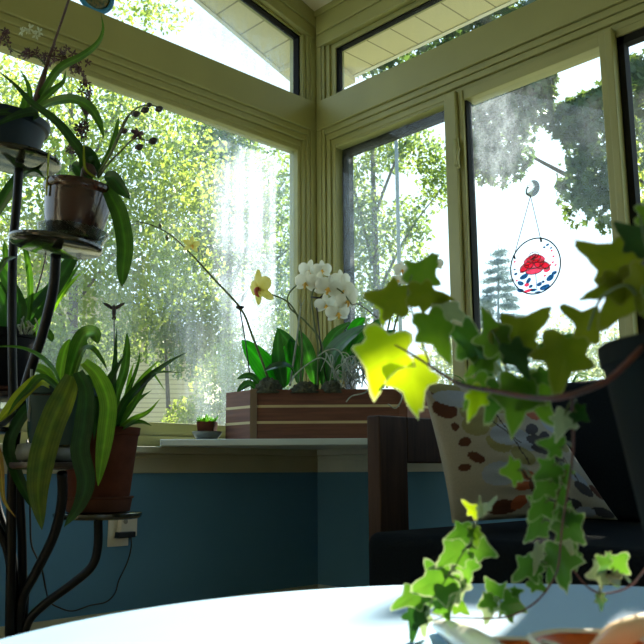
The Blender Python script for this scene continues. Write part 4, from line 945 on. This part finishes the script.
# --- plant 4: tall terracotta pot with fan leaves
D4 = 2.36
o = MB().lathe([(k(28, D4), 0), (k(31, D4), .003), (k(33, D4), k(13, D4)), (k(34.5, D4), k(14, D4)), (k(34.5, D4), k(15.5, D4)), (k(31, D4), k(15.5, D4)), (0, k(3, D4))], T4+Vector((0, 0, .001)), 48).build('saucer', 'saucer_terracotta', None, T4, False)
smooth_by_angle(o, 35); tag(o, 'brown terracotta saucer on the lowest tray, under the tall terracotta pot', 'saucer')
b4 = T4+Vector((0, 0, k(3.2, D4)+.002)); h4 = k(80, D4)
p4_ = potted('potted_fan_orchid', b4, [(k(28, D4), 0), (k(29, D4), .003), (k(37, D4), h4*.90), (k(38, D4), h4*.91), (k(39, D4), h4), (k(36, D4), h4), (k(35, D4), h4*.93), (0, h4*.92)], 'terracotta', 'fan of narrow upright green leaves in a tall dark terracotta pot', None, 0, 0, k(35, D4), h4*.95)
for (px, w, mt, d0, d1, kd) in [
    ([(112, 432), (112, 396), (115, 360), (117, 325)], 8, 'strap_dark', 2.34, 2.36, 'taper'),
    ([(112, 432), (117, 395), (124, 372), (127, 350), (127, 333)], 9, 'strap_mid', 2.36, 2.38, 'oval'),
    ([(114, 432), (124, 404), (146, 380), (166, 364), (187, 352)], 9, 'strap_dark', 2.34, 2.24, 'taper'),
    ([(116, 430), (132, 408), (148, 378), (160, 372), (184, 373)], 6, 'strap_mid', 2.34, 2.24, 'taper'),
    ([(112, 432), (128, 402), (142, 378), (160, 359)], 8, 'strap_bright', 2.38, 2.4, 'taper'),
    ([(118, 418), (140, 386), (152, 372), (154, 374), (166, 392)], 6, 'strap_bright', 2.38, 2.38, 'taper'),
    ([(116, 432), (132, 420), (148, 412), (160, 399)], 7, 'strap_bright', 2.34, 2.26, 'taper'),
    ([(116, 432), (130, 423), (142, 422), (152, 426)], 7, 'strap_mid', 2.34, 2.28, 'taper'),
    ([(110, 432), (118, 410), (128, 392), (138, 364), (140, 350)], 6, 'strap_mid', 2.4, 2.42, 'taper'),
    ([(110, 432), (106, 404), (112, 378), (126, 352)], 11, 'strap_dark', 2.33, 2.33, 'taper'),
    ([(108, 432), (104, 400), (108, 380), (118, 362)], 9, 'strap_dark', 2.36, 2.36, 'taper'),
    ([(114, 432), (128, 412), (138, 400), (152, 390)], 8, 'strap_mid', 2.38, 2.36, 'taper'),
    ([(104, 432), (96, 404), (92, 386), (90, 372)], 8, 'strap_mid', 2.38, 2.4, 'taper'),
    ([(114, 432), (126, 398), (130, 376), (134, 362)], 6, 'strap_bright', 2.4, 2.42, 'taper')]:
    leaf(p4_, px, d0, d1, w, mt, kd, .8)
# hummingbird stake in that pot
hb = empty('hummingbird_stake', P(115, 425, 2.37)); tag(hb, 'dark hummingbird figure with raised wings on a thin stake above the fan leaves', 'garden stake')
MB().tube([P(115, 428, 2.37), P(114.5, 370, 2.37), P(114, 318, 2.37)], .0022, 7).build('rod', 'grey_plastic', hb, None, True)
c = P(114, 311, 2.37); z = UPV
MB().tube([c-z*.016, c-z*.010, c, c+z*.008, c+z*.014, c+z*.019], [.0035, .006, .0065, .004, .0055, .001], 10, smooth=4).build('body', 'bud_dark', hb, None, True)
for s in (-1, 1):
    v, f = blade([c+z*.004, c+z*.014+RGT*s*.015, c+z*.024+RGT*s*.032], .010, 'oval', .9, .2); mesh('wing', v, f, 'bud_dark', hb, None, True)
v, f = blade([c-z*.012, c-z*.022, c-z*.026], .012, 'oval', .9, .2); mesh('tail', v, f, 'bud_dark', hb, None, True)

# --- plant 5: black pot behind, on the middle tray
D5 = 2.44; R5 = k(38, D5); h5 = k(60, D5)
o = MB().lathe([(R5*.72, 0), (R5*.9, .004), (R5*.96, .014), (R5*.9, .014), (0, .006)], T5+Vector((0, 0, .001)), 40).build('saucer', 'saucer_terracotta', None, T5, True); tag(o, 'reddish saucer under the black pot at the photo left edge', 'saucer')
b5 = T5+Vector((0, 0, .0075))
p5_ = potted('potted_orchid', b5, [(R5*.76, 0), (R5*.78, .003), (R5*.94, h5*.86), (R5*1.0, h5*.87), (R5*1.02, h5), (R5*.96, h5), (R5*.93, h5*.9), (0, h5*.88)], 'pot_black', 'broad-leaved orchid in a round black pot behind the stand arms, at the left edge', None, 0, 0, R5*.92, h5*.92)
for (px, w, mt, d0, d1, kd) in [
    ([(26, 332), (30, 305), (30, 280), (26, 252), (22, 238)], 6, 'strap_mid', 2.44, 2.48, 'strap'),
    ([(22, 336), (34, 314), (54, 288), (70, 262), (80, 246)], 15, 'strap_dark', 2.46, 2.52, 'strap'),
    ([(26, 338), (44, 318), (66, 284), (84, 258)], 9, 'strap_mid', 2.5, 2.56, 'taper'),
    ([(14, 336), (20, 310), (10, 286), (-4, 262)], 14, 'strap_dark', 2.42, 2.4, 'strap'),
    ([(4, 336), (6, 310), (-2, 290), (-14, 268)], 14, 'strap_dark', 2.4, 2.38, 'strap'),
    ([(16, 336), (26, 308), (44, 296), (56, 280)], 14, 'strap_dark', 2.48, 2.52, 'strap'),
    ([(22, 334), (16, 300), (8, 268), (4, 240)], 10, 'strap_mid', 2.5, 2.54, 'strap'),
    ([(34, 338), (42, 330), (50, 336), (52, 342)], 9, 'strap_mid', 2.46, 2.44, 'oval'),
    ([(-6, 280), (4, 262), (12, 258), (17, 257)], 6, 'strap_dark', 2.3, 2.26, 'taper'),
    ([(38, 336), (58, 300), (72, 282), (84, 270)], 6, 'strap_bright', 2.5, 2.56, 'taper'),
    ([(-14, 226), (0, 205), (12, 186), (24, 172), (36, 170), (46, 180)], 13, 'strap_dark', 2.44, 2.36, 'taper')]:
    leaf(p5_, px, d0, d1, w, mt, kd, .8)
stem(p5_, [(26, 334), (34, 300), (40, 280), (46, 256)], 2.5, 2.54, [1.0, .9, .8, .7], 'stem_brown', 'flower_stem')
for i in range(7):
    x0 = random.uniform(20, 32); stem(p5_, [(x0, 334), (x0+random.uniform(-6, 6), 326), (x0+random.uniform(-8, 8), 322+random.uniform(-6, 6))], 2.36, 2.34, [.9, .9, .7], 'root_silver', 'aerial_root')
# small white bowl on the lower left tray
o = MB().lathe([(k(18, 2.2), 0), (k(26, 2.2), .006), (k(36, 2.2), k(15, 2.2)), (k(37, 2.2), k(17, 2.2)), (k(34, 2.2), k(17, 2.2)), (k(24, 2.2), k(6, 2.2)), (0, k(4, 2.2))], T6+Vector((0, 0, .001)), 40).build('bowl', 'saucer_white', None, T6, True); tag(o, 'pale grey shallow bowl at the left edge of the photo, on a low tray', 'bowl')

# ------------------------------------------------------------------ outlet, plug, cord
wp = on_y(118, 532.5, 0)
wo_ = empty('wall_outlet', (wp.x, 0, wp.z)); tag(wo_, 'off-white electrical outlet on the blue wall, below the lowest tray', 'outlet')
a = on_y(107, 547, 0); b = on_y(129, 505, 0)
bevel(MB().box((a.x, -.006, a.z), (b.x, 0, b.z)).build('cover_plate', 'white_plastic', wo_), .002)
a = on_y(116, 536.5, 0); b = on_y(133, 511, 0)
ad = bevel(MB().box((a.x, -.035, a.z), (b.x, -.006, b.z)).build('plug_adapter', 'white_plastic', None), .003); tag(ad, 'boxy off-white plug adapter in the wall outlet', 'adapter')
cc = on_y(125.5, 521.5, -.035); MB().lathe([(.009, 0), (.009, .003), (0, .004)], cc, 24, Matrix.Rotation(math.pi/2, 3, 'X')).build('socket', 'grey_plastic', ad, None, True)
pc_ = empty('power_cord', on_y(124, 534, -.05)); tag(pc_, 'black power cord with a plug, looping down from the wall outlet', 'cord')
a = on_y(114.5, 538, -.036); b = on_y(131.5, 531, -.036); bevel(MB().box((a.x, -.068, a.z), (b.x, -.036, b.z)).build('plug', 'black_plastic', pc_), .003)
pts = [on_y(131, 536, -.055)] + [on_y(x, y, -.03) for x, y in ((131, 548), (127, 563), (119, 580), (115, 593), (106, 602), (90, 605.5), (73, 611), (60, 608), (50, 602))] + [P(46, 590, 2.7), P(42, 570, 2.6), P(36, 556, 2.5), P(31, 542, 2.45), P(30, 510, 2.42), P(29, 470, 2.4), P(27, 440, 2.4)]
MB().tube(pts, .0028, 7, smooth=6).build('wire', 'black_plastic', pc_, None, True)

# ------------------------------------------------------------------ sun catcher and ring ornament
SX = .012
C0 = on_x(535, 266, SX); RS = .108
sc = empty('suncatcher', C0); tag(sc, 'round glass suncatcher with a red rose, hanging by a chain on the window', 'suncatcher')
def disc_pt(u, v, dx=0): return Vector((C0.x+dx, C0.y-u*RS, C0.z+v*RS))
m = MB(); ring = [disc_pt(math.cos(2*math.pi*k_/64), math.sin(2*math.pi*k_/64)) for k_ in range(65)]
m.tube(ring, .0026, 8); m.build('rim', 'black_metal', sc, None, True)
m = MB(); m.prism([disc_pt(.98*math.cos(2*math.pi*k_/64), .98*math.sin(2*math.pi*k_/64), -.001) for k_ in range(64)], (.002, 0, 0)); m.build('glass_disc', 'suncatcher_glass', sc)
def petal(m, u, v, a, b, ang, lay):
    q = []
    for k_ in range(18):
        t_ = 2*math.pi*k_/18; x = a*math.cos(t_); y = b*math.sin(t_)*(1.0 if math.sin(t_) < 0 else .75)
        q.append(disc_pt(u+x*math.cos(ang)-y*math.sin(ang), v+x*math.sin(ang)+y*math.cos(ang), -.001-.0006*lay))
    m.prism(q, (-.0012, 0, 0))
md, mr_, mlt = MB(), MB(), MB()
rose = [(-.32,.05,.30,.17,.3),(.30,.0,.30,.17,-.3),(-.02,-.16,.34,.14,0),(-.42,-.02,.2,.12,.5),(.42,-.04,.2,.12,-.4),(.0,.10,.40,.20,0),(-.2,.24,.24,.16,.4),(.2,.24,.24,.16,-.4),(.0,.28,.28,.18,0),(.02,.40,.2,.13,0),(-.05,.34,.14,.09,.3),(.08,.36,.12,.08,-.3)]
for i, (u, v, a_, b_, an) in enumerate(rose):
    if i < 9: petal(mr_, u, v, a_, b_, an, 3)
    for mm, t0, t1, kk in ((md, math.pi, 2*math.pi, 1.0), (mlt, 0.25, math.pi-.25, .92)):
        mm.tube([disc_pt(u+a_*kk*math.cos(q)*math.cos(an)-b_*kk*math.sin(q)*(1 if math.sin(q) < 0 else .75)*math.sin(an), v+a_*kk*math.cos(q)*math.sin(an)+b_*kk*math.sin(q)*(1 if math.sin(q) < 0 else .75)*math.cos(an), -.004-.0004*i) for q in np.linspace(t0, t1, 12)], .0016, 5)
petal(mr_, .48, -.2, .14, .11, .3, 3); petal(mr_, -.35, -.62, .10, .08, 0, 3); petal(mlt, .5, -.18, .07, .05, .2, 5)
petal(mr_, -.30, -.84, .2, .06, .1, 3)
for u, v in ((.7, .42), (.72, .0), (.62, -.08), (.82, -.12), (-.8, .3), (-.75, -.4), (.38, -.42), (.76, .2)): petal(mr_, u, v, .05, .035, .5, 3)
md.build('rose_outline', 'rose_dark', sc); mr_.build('rose_petals', 'rose_red', sc); mlt.build('rose_highlight_petals', 'rose_light', sc)
mg = MB()
for (u, v, a_, b_, an) in [(-.45,-.3,.18,.1,.3),(-.6,-.52,.13,.09,-.4),(-.28,-.48,.12,.08,.8),(.58,-.52,.16,.11,.5),(.35,-.82,.2,.1,.2),(.15,-.68,.1,.08,.3),(-.62,-.78,.14,.08,-.3),(-.1,-.85,.12,.06,0),(.75,-.38,.1,.07,.2),(.06,-.95,.12,.03,0),(-.2,-.7,.08,.06,.4),(.3,-.62,.06,.05,.1),(.55,.66,.07,.04,.3),(.42,.6,.05,.04,0),(.68,.52,.05,.03,.3),(-.78,-.15,.07,.05,.2),(-.82,.02,.05,.03,0)]:
    petal(mg, u, v, a_, b_, an, 2)
mg.tube([disc_pt(.02, -.25, -.002), disc_pt(.04, -.9, -.002)], .0015, 6); mg.build('leaves', 'glass_blue', sc)
HK = on_x(530.5, 196, .005)
m = MB(); m.tube([disc_pt(-.80, .60), HK], .0016, 6); m.tube([disc_pt(.28, .94), HK], .0016, 6); m.build('chain', 'chain_metal', sc)
m = MB(); m.tube([disc_pt(.28, .98), disc_pt(.30, .82)], .004, 8); m.tube([disc_pt(-.84, .55), disc_pt(-.8, .42)], .004, 8); m.build('chain_clip', 'black_metal', sc)
cu = on_x(531, 188, .040); Mr = Matrix.Rotation(-math.pi/2, 3, 'Y')
cp = MB().lathe([(.034, -.009), (.032, -.005), (.018, .004), (.006, .010), (.006, .018), (0, .02)], cu, 36, Mr).build('suction_cup', 'clear_plastic', sc, None, True)
MB().tube([cu+Vector((-.014, 0, 0)), cu+Vector((-.026, 0, -.004)), cu+Vector((-.035, 0, -.028)), HK], .0022, 7, smooth=4).build('hook', 'black_metal', cp, None, True)

ro = on_y(95, -7, .02); rg = empty('ring_ornament', ro); tag(rg, 'blue-rimmed round ornament hanging at the top edge, in the upper left window', 'ornament')
rad_ = k(19, depth(ro))
ring = [Vector((ro.x+math.cos(a_)*rad_, ro.y, ro.z+math.sin(a_)*rad_)) for a_ in np.linspace(0, 2*math.pi, 49)]
MB().tube(ring, .010, 10).build('rim', 'ring_blue', rg, None, True)
MB().lathe([(rad_, -.003), (rad_*.7, .003), (0, .006)], ro, 40, Matrix.Rotation(math.pi/2, 3, 'X')).build('mosaic_disc', 'mosaic', rg, None, True)
MB().tube([ro+Vector((0, 0, rad_)), Vector((ro.x, ro.y, tz(ro.x, .03)))], .0015, 6).build('cord', 'black_metal', rg)

# grassy plants on the right sill behind the sofa
for ci, (y0, lab) in enumerate([(-.98, 'pot of thin arching grassy leaves on the right sill, nearer the window corner'), (-1.28, 'pot of thin grassy leaves on the right sill, behind the sofa back')]):
    b = Vector((-.04, y0, .70)); e = empty('potted_grass_plant', b); tag(e, lab, 'plant')
    MB().lathe([(.036, 0), (.038, .003), (.048, .075), (.05, .08), (.044, .08), (.042, .07), (0, .068)], b, 32).build('pot', 'terracotta', e, None, True)
    for i in range(20):
        a_ = random.uniform(0, 6.28); L_ = random.uniform(.12, .24); d = Vector((math.cos(a_)*.75, math.sin(a_), 0))
        if d.x > .2: d.x *= .1
        s0 = b+Vector((0, 0, .07))+d*.015; top = s0+d*L_*.45+Vector((0, 0, L_*.8)); end = s0+d*L_*.95+Vector((0, 0, L_*random.uniform(.45, .9)))
        v, f = blade([s0, s0.lerp(top, .55)+Vector((0, 0, .02)), top, end], .007, 'taper', .7, .3, 4); mesh('leaf', v, f, 'strap_mid', e, None, True)

# ------------------------------------------------------------------ outside: ground, trees, house
GZ = -.5
struct(MB().box((-40, .5, GZ-.2), (60, 70, GZ)).build('ground', 'grass'))
struct(MB().box((.6, -40, GZ-.2), (60, .5, GZ)).build('ground_side', 'grass'))
def foliage(name, blobs, n, size, mat, parent, shape='rhomb', keep=None, up=.3):
    """many small separate leaf blades scattered through ellipsoid blobs (centre, radii) as one mesh"""
    vol = np.array([b[1][0]*b[1][1]*b[1][2] for b in blobs])**(2/3); cnt = (n*vol/vol.sum()).astype(int)
    ps = []
    for (c, r), k_ in zip(blobs, cnt):
        d = RNG.normal(size=(k_, 3)); d /= np.linalg.norm(d, axis=1)[:, None]; rad = RNG.uniform(.0, 1, k_)**.45
        ps.append(np.array(c)+d*rad[:, None]*np.array(r))
    p = np.concatenate(ps)
    if keep is not None: p = p[keep(p)]
    # sprigs: pull leaves into small clusters so that gaps open between them
    N = len(p)
    nn = RNG.normal(size=(N, 3)); nn[:, 2] += up; nn /= np.linalg.norm(nn, axis=1)[:, None]
    aa = RNG.normal(size=(N, 3)); aa[:, 2] -= .8; t = aa - nn*(aa*nn).sum(1)[:, None]; t /= np.linalg.norm(t, axis=1)[:, None]; w = np.cross(nn, t)
    s = size*RNG.uniform(.6, 1.3, N)
    if shape == 'rhomb': uv = [(-.5, 0), (-.1, .32), (.55, 0), (-.1, -.32)]; zz = [0, .06, -.05, .06]
    elif shape == 'oval': uv = [(-.5, 0), (-.25, .24), (.15, .26), (.55, 0), (.15, -.26), (-.25, -.24)]; zz = [0, .06, .05, -.08, .05, .06]
    elif shape == 'needle': uv = [(-.5, 0), (0, .07), (.5, 0), (0, -.07)]; zz = [0, 0, -.1, 0]
    else:
        uv = []; zz = []
        for q, (ang, r) in enumerate([(0, .62), (24, .3), (52, .56), (82, .28), (118, .46), (160, .2), (200, .2), (242, .46), (278, .28), (308, .56), (336, .3)]):
            uv.append((r*math.cos(math.radians(ang)), r*math.sin(math.radians(ang)))); zz.append(-.05 if r > .4 else .04)
    K = len(uv); V = np.zeros((N, K, 3))
    for i, ((a_, b_), z_) in enumerate(zip(uv, zz)): V[:, i] = p + (t*a_ + w*b_ + nn*z_)*s[:, None]
    base = np.array(WLOC[parent.name]); V = (V-base).reshape(-1, 3)
    me = bpy.data.meshes.new(name); me.vertices.add(N*K); me.vertices.foreach_set('co', V.astype(np.float32).ravel())
    me.loops.add(N*K); me.loops.foreach_set('vertex_index', np.arange(N*K, dtype=np.int32))
    me.polygons.add(N); me.polygons.foreach_set('loop_start', np.arange(0, N*K, K, dtype=np.int32)); me.polygons.foreach_set('loop_total', np.full(N, K, np.int32))
    me.update(calc_edges=True); me.materials.append(MATS[mat])
    o = bpy.data.objects.new(name, me); COL.objects.link(o); o.parent = parent; return o
def bl(px, py, D, rpx, rpy=None, rd=None):
    kx = D/FPX; rpy = rpy or rpx; return (tuple(P(px, py, D)), (rpx*kx, (rd or rpx*kx), rpy*kx))
def trunk_of(parent, px, D, top_py, r, branches=(), lean=0):
    b = P(px, 470, D); b.z = GZ-.02
    top = P(px+lean, top_py, D); mid = b.lerp(top, .5)+Vector((.05, -.04, 0))
    m = MB().tube([b, mid, top], [r, r*.75, r*.3], 10, smooth=6)
    for (f0, x, y, dd) in branches:
        s = b.lerp(top, f0); e = P(x, y, D+dd); m.tube([s, s.lerp(e, .5)+Vector((0, 0, .15)), e], [r*.4*(1-f0*.4), r*.22, r*.06], 7, smooth=5)
    return m.build('trunk', 'bark', parent, None, True)
def tree(px, D, label, cat='tree', name='deciduous_tree', group=None):
    b = P(px, 470, D); b.z = GZ; e = empty(name, b); tag(e, label, cat, group); return e
# sun gaps: the crown is open along the paths by which the sun reaches the table and ornaments
sv = np.array(SUN)
def gap(p, keep_frac=.0):
    t = p[:, 0]/sv[0]; q = p - sv*t[:, None]          # slide each leaf down the sun's path to the wall plane
    hole = (q[:, 1] > np.where(q[:, 2] > 2.03, -1.50, -1.37)) & (q[:, 1] < -.90) & (q[:, 2] > 1.55) & (q[:, 2] < 2.16)
    lit = np.zeros(len(p), bool)
    for c, r in ((tuple(q1), .13), (tuple(p1), .12), (tuple(cB), .10)):
        d = p-np.array(c); al = d@sv; lit |= (np.linalg.norm(d-al[:, None]*sv, axis=1) < r)
    return ~lit & (~hole | (RNG.uniform(size=len(p)) < keep_frac))
t = tree(95, 9.5, 'leafy yellow-green tree filling the left window behind the plant stand')
trunk_of(t, 70, 9.5, 60, .07, [(.45, 20, 200, .3), (.5, 190, 180, .3), (.65, 40, 90, 0), (.7, 150, 60, .2), (.6, 170, 220, .3)])
foliage('foliage', [bl(0, 90, 9.6, 60, 40), bl(120, 92, 9.4, 80, 56), bl(60, 170, 9.5, 140, 90), bl(160, 190, 9.6, 80, 90), bl(30, 280, 9.2, 110, 70), bl(130, 270, 9.3, 100, 60), bl(150, 12, 9.8, 44, 16), bl(-60, 150, 9.4, 90, 120)], 26000, .06, 'tree_yellowgreen', t, 'oval', gap)
t = tree(225, 12, 'taller green tree with a dark trunk behind the streaked left window pane')
trunk_of(t, 224, 12, 105, .11, [(.55, 285, 180, 0), (.6, 170, 140, 0), (.7, 255, 130, .2), (.5, 300, 240, -.3)])
foliage('foliage', [bl(205, 150, 12.2, 56, 60), bl(262, 215, 12, 55, 80), bl(200, 250, 11.8, 60, 70), bl(285, 300, 12, 40, 60), bl(232, 130, 12, 36, 40)], 15000, .068, 'tree_green', t, 'oval', gap)
t = tree(240, 7.6, 'round yellow-green bush outside, behind the wooden planter', 'bush', 'bush')
trunk_of(t, 240, 7.6, 400, .03)
foliage('foliage', [bl(235, 390, 7.6, 46, 50), bl(285, 370, 7.8, 40, 60), bl(190, 425, 7.4, 30, 30), bl(255, 430, 7.5, 60, 40)], 11000, .04, 'tree_yellowgreen', t, 'oval', gap)
t = tree(165, 10.5, 'mid-height shrub in front of the tan house, left window', 'bush', 'bush')
trunk_of(t, 165, 10.5, 330, .05)
foliage('foliage', [bl(170, 320, 10.6, 70, 50), bl(205, 345, 10.4, 50, 40), bl(90, 345, 10.8, 50, 26)], 8000, .06, 'tree_green', t, 'oval', gap)
t = tree(30, 8.2, 'low bright shrub beneath the trees, behind the plant stand', 'bush', 'bush')
trunk_of(t, 30, 8.2, 360, .04)
foliage('foliage', [bl(20, 345, 8.2, 60, 40), bl(70, 365, 8.4, 40, 22)], 6000, .045, 'tree_yellowgreen', t, 'oval', gap)
t = tree(385, 11, 'loose-crowned tree seen through the narrow window pane right of the corner')
trunk_of(t, 372, 11, 140, .08, [(.6, 440, 190, 0), (.7, 340, 150, 0), (.8, 420, 120, .1), (.5, 345, 270, 0)])
foliage('foliage', [bl(352, 190, 11, 32, 60), bl(400, 150, 11.2, 45, 22), bl(372, 240, 11, 30, 50), bl(350, 290, 10.8, 26, 60), bl(410, 230, 11, 24, 40), bl(436, 175, 11.2, 22, 40), bl(385, 300, 11, 30, 25)], 8000, .062, 'tree_green', t, 'oval', gap)
t = tree(640, 6.6, 'big dark maple whose boughs hang across the top of the right-hand windows')
trunk_of(t, 760, 6.8, -60, .16, [(.4, 590, 170, -.2), (.45, 640, 180, -.2), (.42, 520, 150, .1)])
foliage('foliage', [bl(490, 105, 6.6, 34, 36), bl(512, 128, 6.5, 28, 46), bl(480, 150, 6.5, 22, 34), bl(500, 165, 6.5, 26, 22), bl(545, 95, 6.6, 44, 34), bl(530, 60, 6.8, 60, 36), bl(600, 80, 6.5, 46, 44), bl(592, 140, 6.4, 26, 52), bl(576, 190, 6.4, 20, 40), bl(604, 190, 6.5, 20, 44), bl(572, 120, 6.5, 30, 30), bl(596, 70, 6.6, 30, 34), bl(575, 60, 6.6, 24, 26), bl(618, 40, 6.7, 30, 30), bl(660, 50, 6.7, 70, 70), bl(690, 120, 6.6, 60, 80), bl(740, 60, 7, 90, 100), bl(640, -40, 7, 110, 50), bl(420, 30, 7.2, 70, 22), bl(370, 62, 7.4, 26, 14), bl(500, 20, 7, 60, 24), bl(800, 0, 7.4, 100, 100), bl(720, -90, 7.4, 110, 60), bl(790, 130, 7, 80, 90)], 32000, .08, 'tree_maple', t, 'maple', gap)
t = tree(640, 10, 'lighter yellow-green tree visible in the rightmost window')
trunk_of(t, 690, 10, 60, .10, [(.5, 640, 160, 0), (.7, 640, 90, 0)])
foliage('foliage', [bl(645, 130, 10, 36, 70), bl(650, 210, 10, 30, 40), bl(720, 150, 10, 60, 90)], 4000, .085, 'tree_yellowgreen', t, 'oval', gap)
# spruce
t = tree(498, 24, 'tall pale spruce in the distance beside the rose suncatcher', 'tree', 'spruce_tree')
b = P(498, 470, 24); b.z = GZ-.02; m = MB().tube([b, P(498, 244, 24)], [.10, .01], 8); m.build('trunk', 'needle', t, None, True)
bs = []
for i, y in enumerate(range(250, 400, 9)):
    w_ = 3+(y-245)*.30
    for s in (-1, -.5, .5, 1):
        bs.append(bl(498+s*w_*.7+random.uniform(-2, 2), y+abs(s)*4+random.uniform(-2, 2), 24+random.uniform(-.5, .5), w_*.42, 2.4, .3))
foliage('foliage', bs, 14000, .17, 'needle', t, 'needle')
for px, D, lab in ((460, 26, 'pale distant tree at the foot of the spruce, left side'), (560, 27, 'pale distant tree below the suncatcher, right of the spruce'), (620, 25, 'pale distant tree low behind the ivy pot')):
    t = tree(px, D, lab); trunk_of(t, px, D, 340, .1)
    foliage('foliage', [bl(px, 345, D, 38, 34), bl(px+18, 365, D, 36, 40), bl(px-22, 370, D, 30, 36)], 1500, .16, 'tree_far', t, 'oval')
# thin grey post outside the narrow pane
b = on_x(400.5, 330, .9); m = MB().tube([Vector((b.x, b.y, GZ-.02)), Vector((b.x, b.y, on_x(400, 132, .9).z))], .011, 10)
tag(m.build('garden_pole', 'post_grey', None, (b.x, b.y, GZ), True), 'thin grey pole standing outside the narrow pane', 'pole')

# house with a gable end, beyond the trees on the left
HD = 13.5
uu = Vector((RGT.x, RGT.y, 0)).normalized(); vv = Vector((fwd.x, fwd.y, 0)).normalized()
hs = empty('house', P(30, 470, HD)); tag(hs, 'tan sided house with a white gable edge behind the trees on the left', 'house')
def hp(px, py): return P(px, py, HD)
e1, ap_, e2 = hp(-120, 352), hp(42, 262), hp(204, 356)
g1 = hp(-120, 430); g2 = hp(204, 430); g1.z = g2.z = GZ
MB().prism([g1, g2, e2, ap_, e1], vv*6).build('wall', 'siding', hs)
up_ = Vector((0, 0, .14))
for a, b in ((ap_, e2), (ap_, e1)):
    d = (b-a)*.06
    MB().prism([a-vv*.3+Vector((0, 0, .0)), b+d-vv*.3, b+d+up_-vv*.3, a+up_-vv*.3], vv*.06).build('fascia', 'fascia_white', hs)
    MB().prism([a+up_-vv*.32, b+d+up_-vv*.32, b+d+up_+Vector((0, 0, .05))-vv*.32, a+up_+Vector((0, 0, .05))-vv*.32], vv*6.6).build('roof', 'roof_shingle', hs)
wa, wb = hp(60, 410), hp(95, 365)
MB().prism([wa-vv*.02, Vector((wb.x, wb.y, wa.z))-vv*.02, wb-vv*.02, Vector((wa.x, wa.y, wb.z))-vv*.02], vv*.05).build('window', 'gasket', hs)

GROUPS = {'orchid': 'moth orchids in the planter box', 'plant_stake': 'stakes in the planter box', 'moss_clump': 'moss clumps in the planter box', 'potted_orchid': 'potted orchids on the plant stand', 'curved_ornament': 'ornaments on the coffee table', 'scalloped_ornament': 'ornaments on the coffee table', 'saucer': 'plant saucers', 'potted_grass_plant': 'grassy plants on the right sill', 'deciduous_tree': 'trees outside the windows', 'bush': 'bushes outside the left window'}
for ob in scene.objects:
    if ob.parent is None and ob.get('category') and ob.name.split('.')[0] in GROUPS: ob['group'] = GROUPS[ob.name.split('.')[0]]

# ------------------------------------------------------------------ light, sky, camera
w = bpy.data.worlds.new('World'); scene.world = w; w.use_nodes = True
nt = w.node_tree; nt.nodes.clear()
bg = nt.nodes.new('ShaderNodeBackground'); o = nt.nodes.new('ShaderNodeOutputWorld'); nt.links.new(bg.outputs[0], o.inputs[0])
tc = nt.nodes.new('ShaderNodeTexCoord'); sx = nt.nodes.new('ShaderNodeSeparateXYZ'); nt.links.new(tc.outputs['Generated'], sx.inputs[0])
mr = nt.nodes.new('ShaderNodeMapRange'); mr.inputs[1].default_value = .42; mr.inputs[2].default_value = .75; nt.links.new(sx.outputs['Z'], mr.inputs[0])
mx = nt.nodes.new('ShaderNodeMix'); mx.data_type = 'RGBA'; mx.inputs[6].default_value = (.68, .86, 1.0, 1); mx.inputs[7].default_value = (.30, .58, 1.0, 1)
nt.links.new(mr.outputs[0], mx.inputs[0]); nt.links.new(mx.outputs[2], bg.inputs['Color']); bg.inputs['Strength'].default_value = 1.75
sl = bpy.data.lights.new('sun', 'SUN'); sl.energy = 17.0; sl.angle = math.radians(.6); sl.color = (1, .93, .78)
so = bpy.data.objects.new('sun', sl); COL.objects.link(so); so.rotation_euler = SUN.to_track_quat('Z', 'Y').to_euler(); so.location = (20, 10, 20)
cd = bpy.data.cameras.new('camera'); co = bpy.data.objects.new('camera', cd); COL.objects.link(co); scene.camera = co
cd.sensor_width = 36; cd.sensor_fit = 'HORIZONTAL'; cd.lens = FPX/644*36; cd.clip_start = .02; cd.clip_end = 200
Mc = Matrix((RGT, UPV, -fwd)).transposed().to_4x4(); Mc.translation = CAM; co.matrix_world = Mc
cd.dof.use_dof = True; cd.dof.focus_distance = 3.1; cd.dof.aperture_fstop = 12
vs = scene.view_settings; vs.view_transform = 'Standard'; vs.look = 'None'; vs.gamma = 1; vs.use_curve_mapping = False; vs.exposure = 0.3
cy = scene.cycles; cy.use_denoising = True; cy.max_bounces = 10; cy.diffuse_bounces = 5; cy.transparent_max_bounces = 24; cy.caustics_reflective = False; cy.caustics_refractive = False
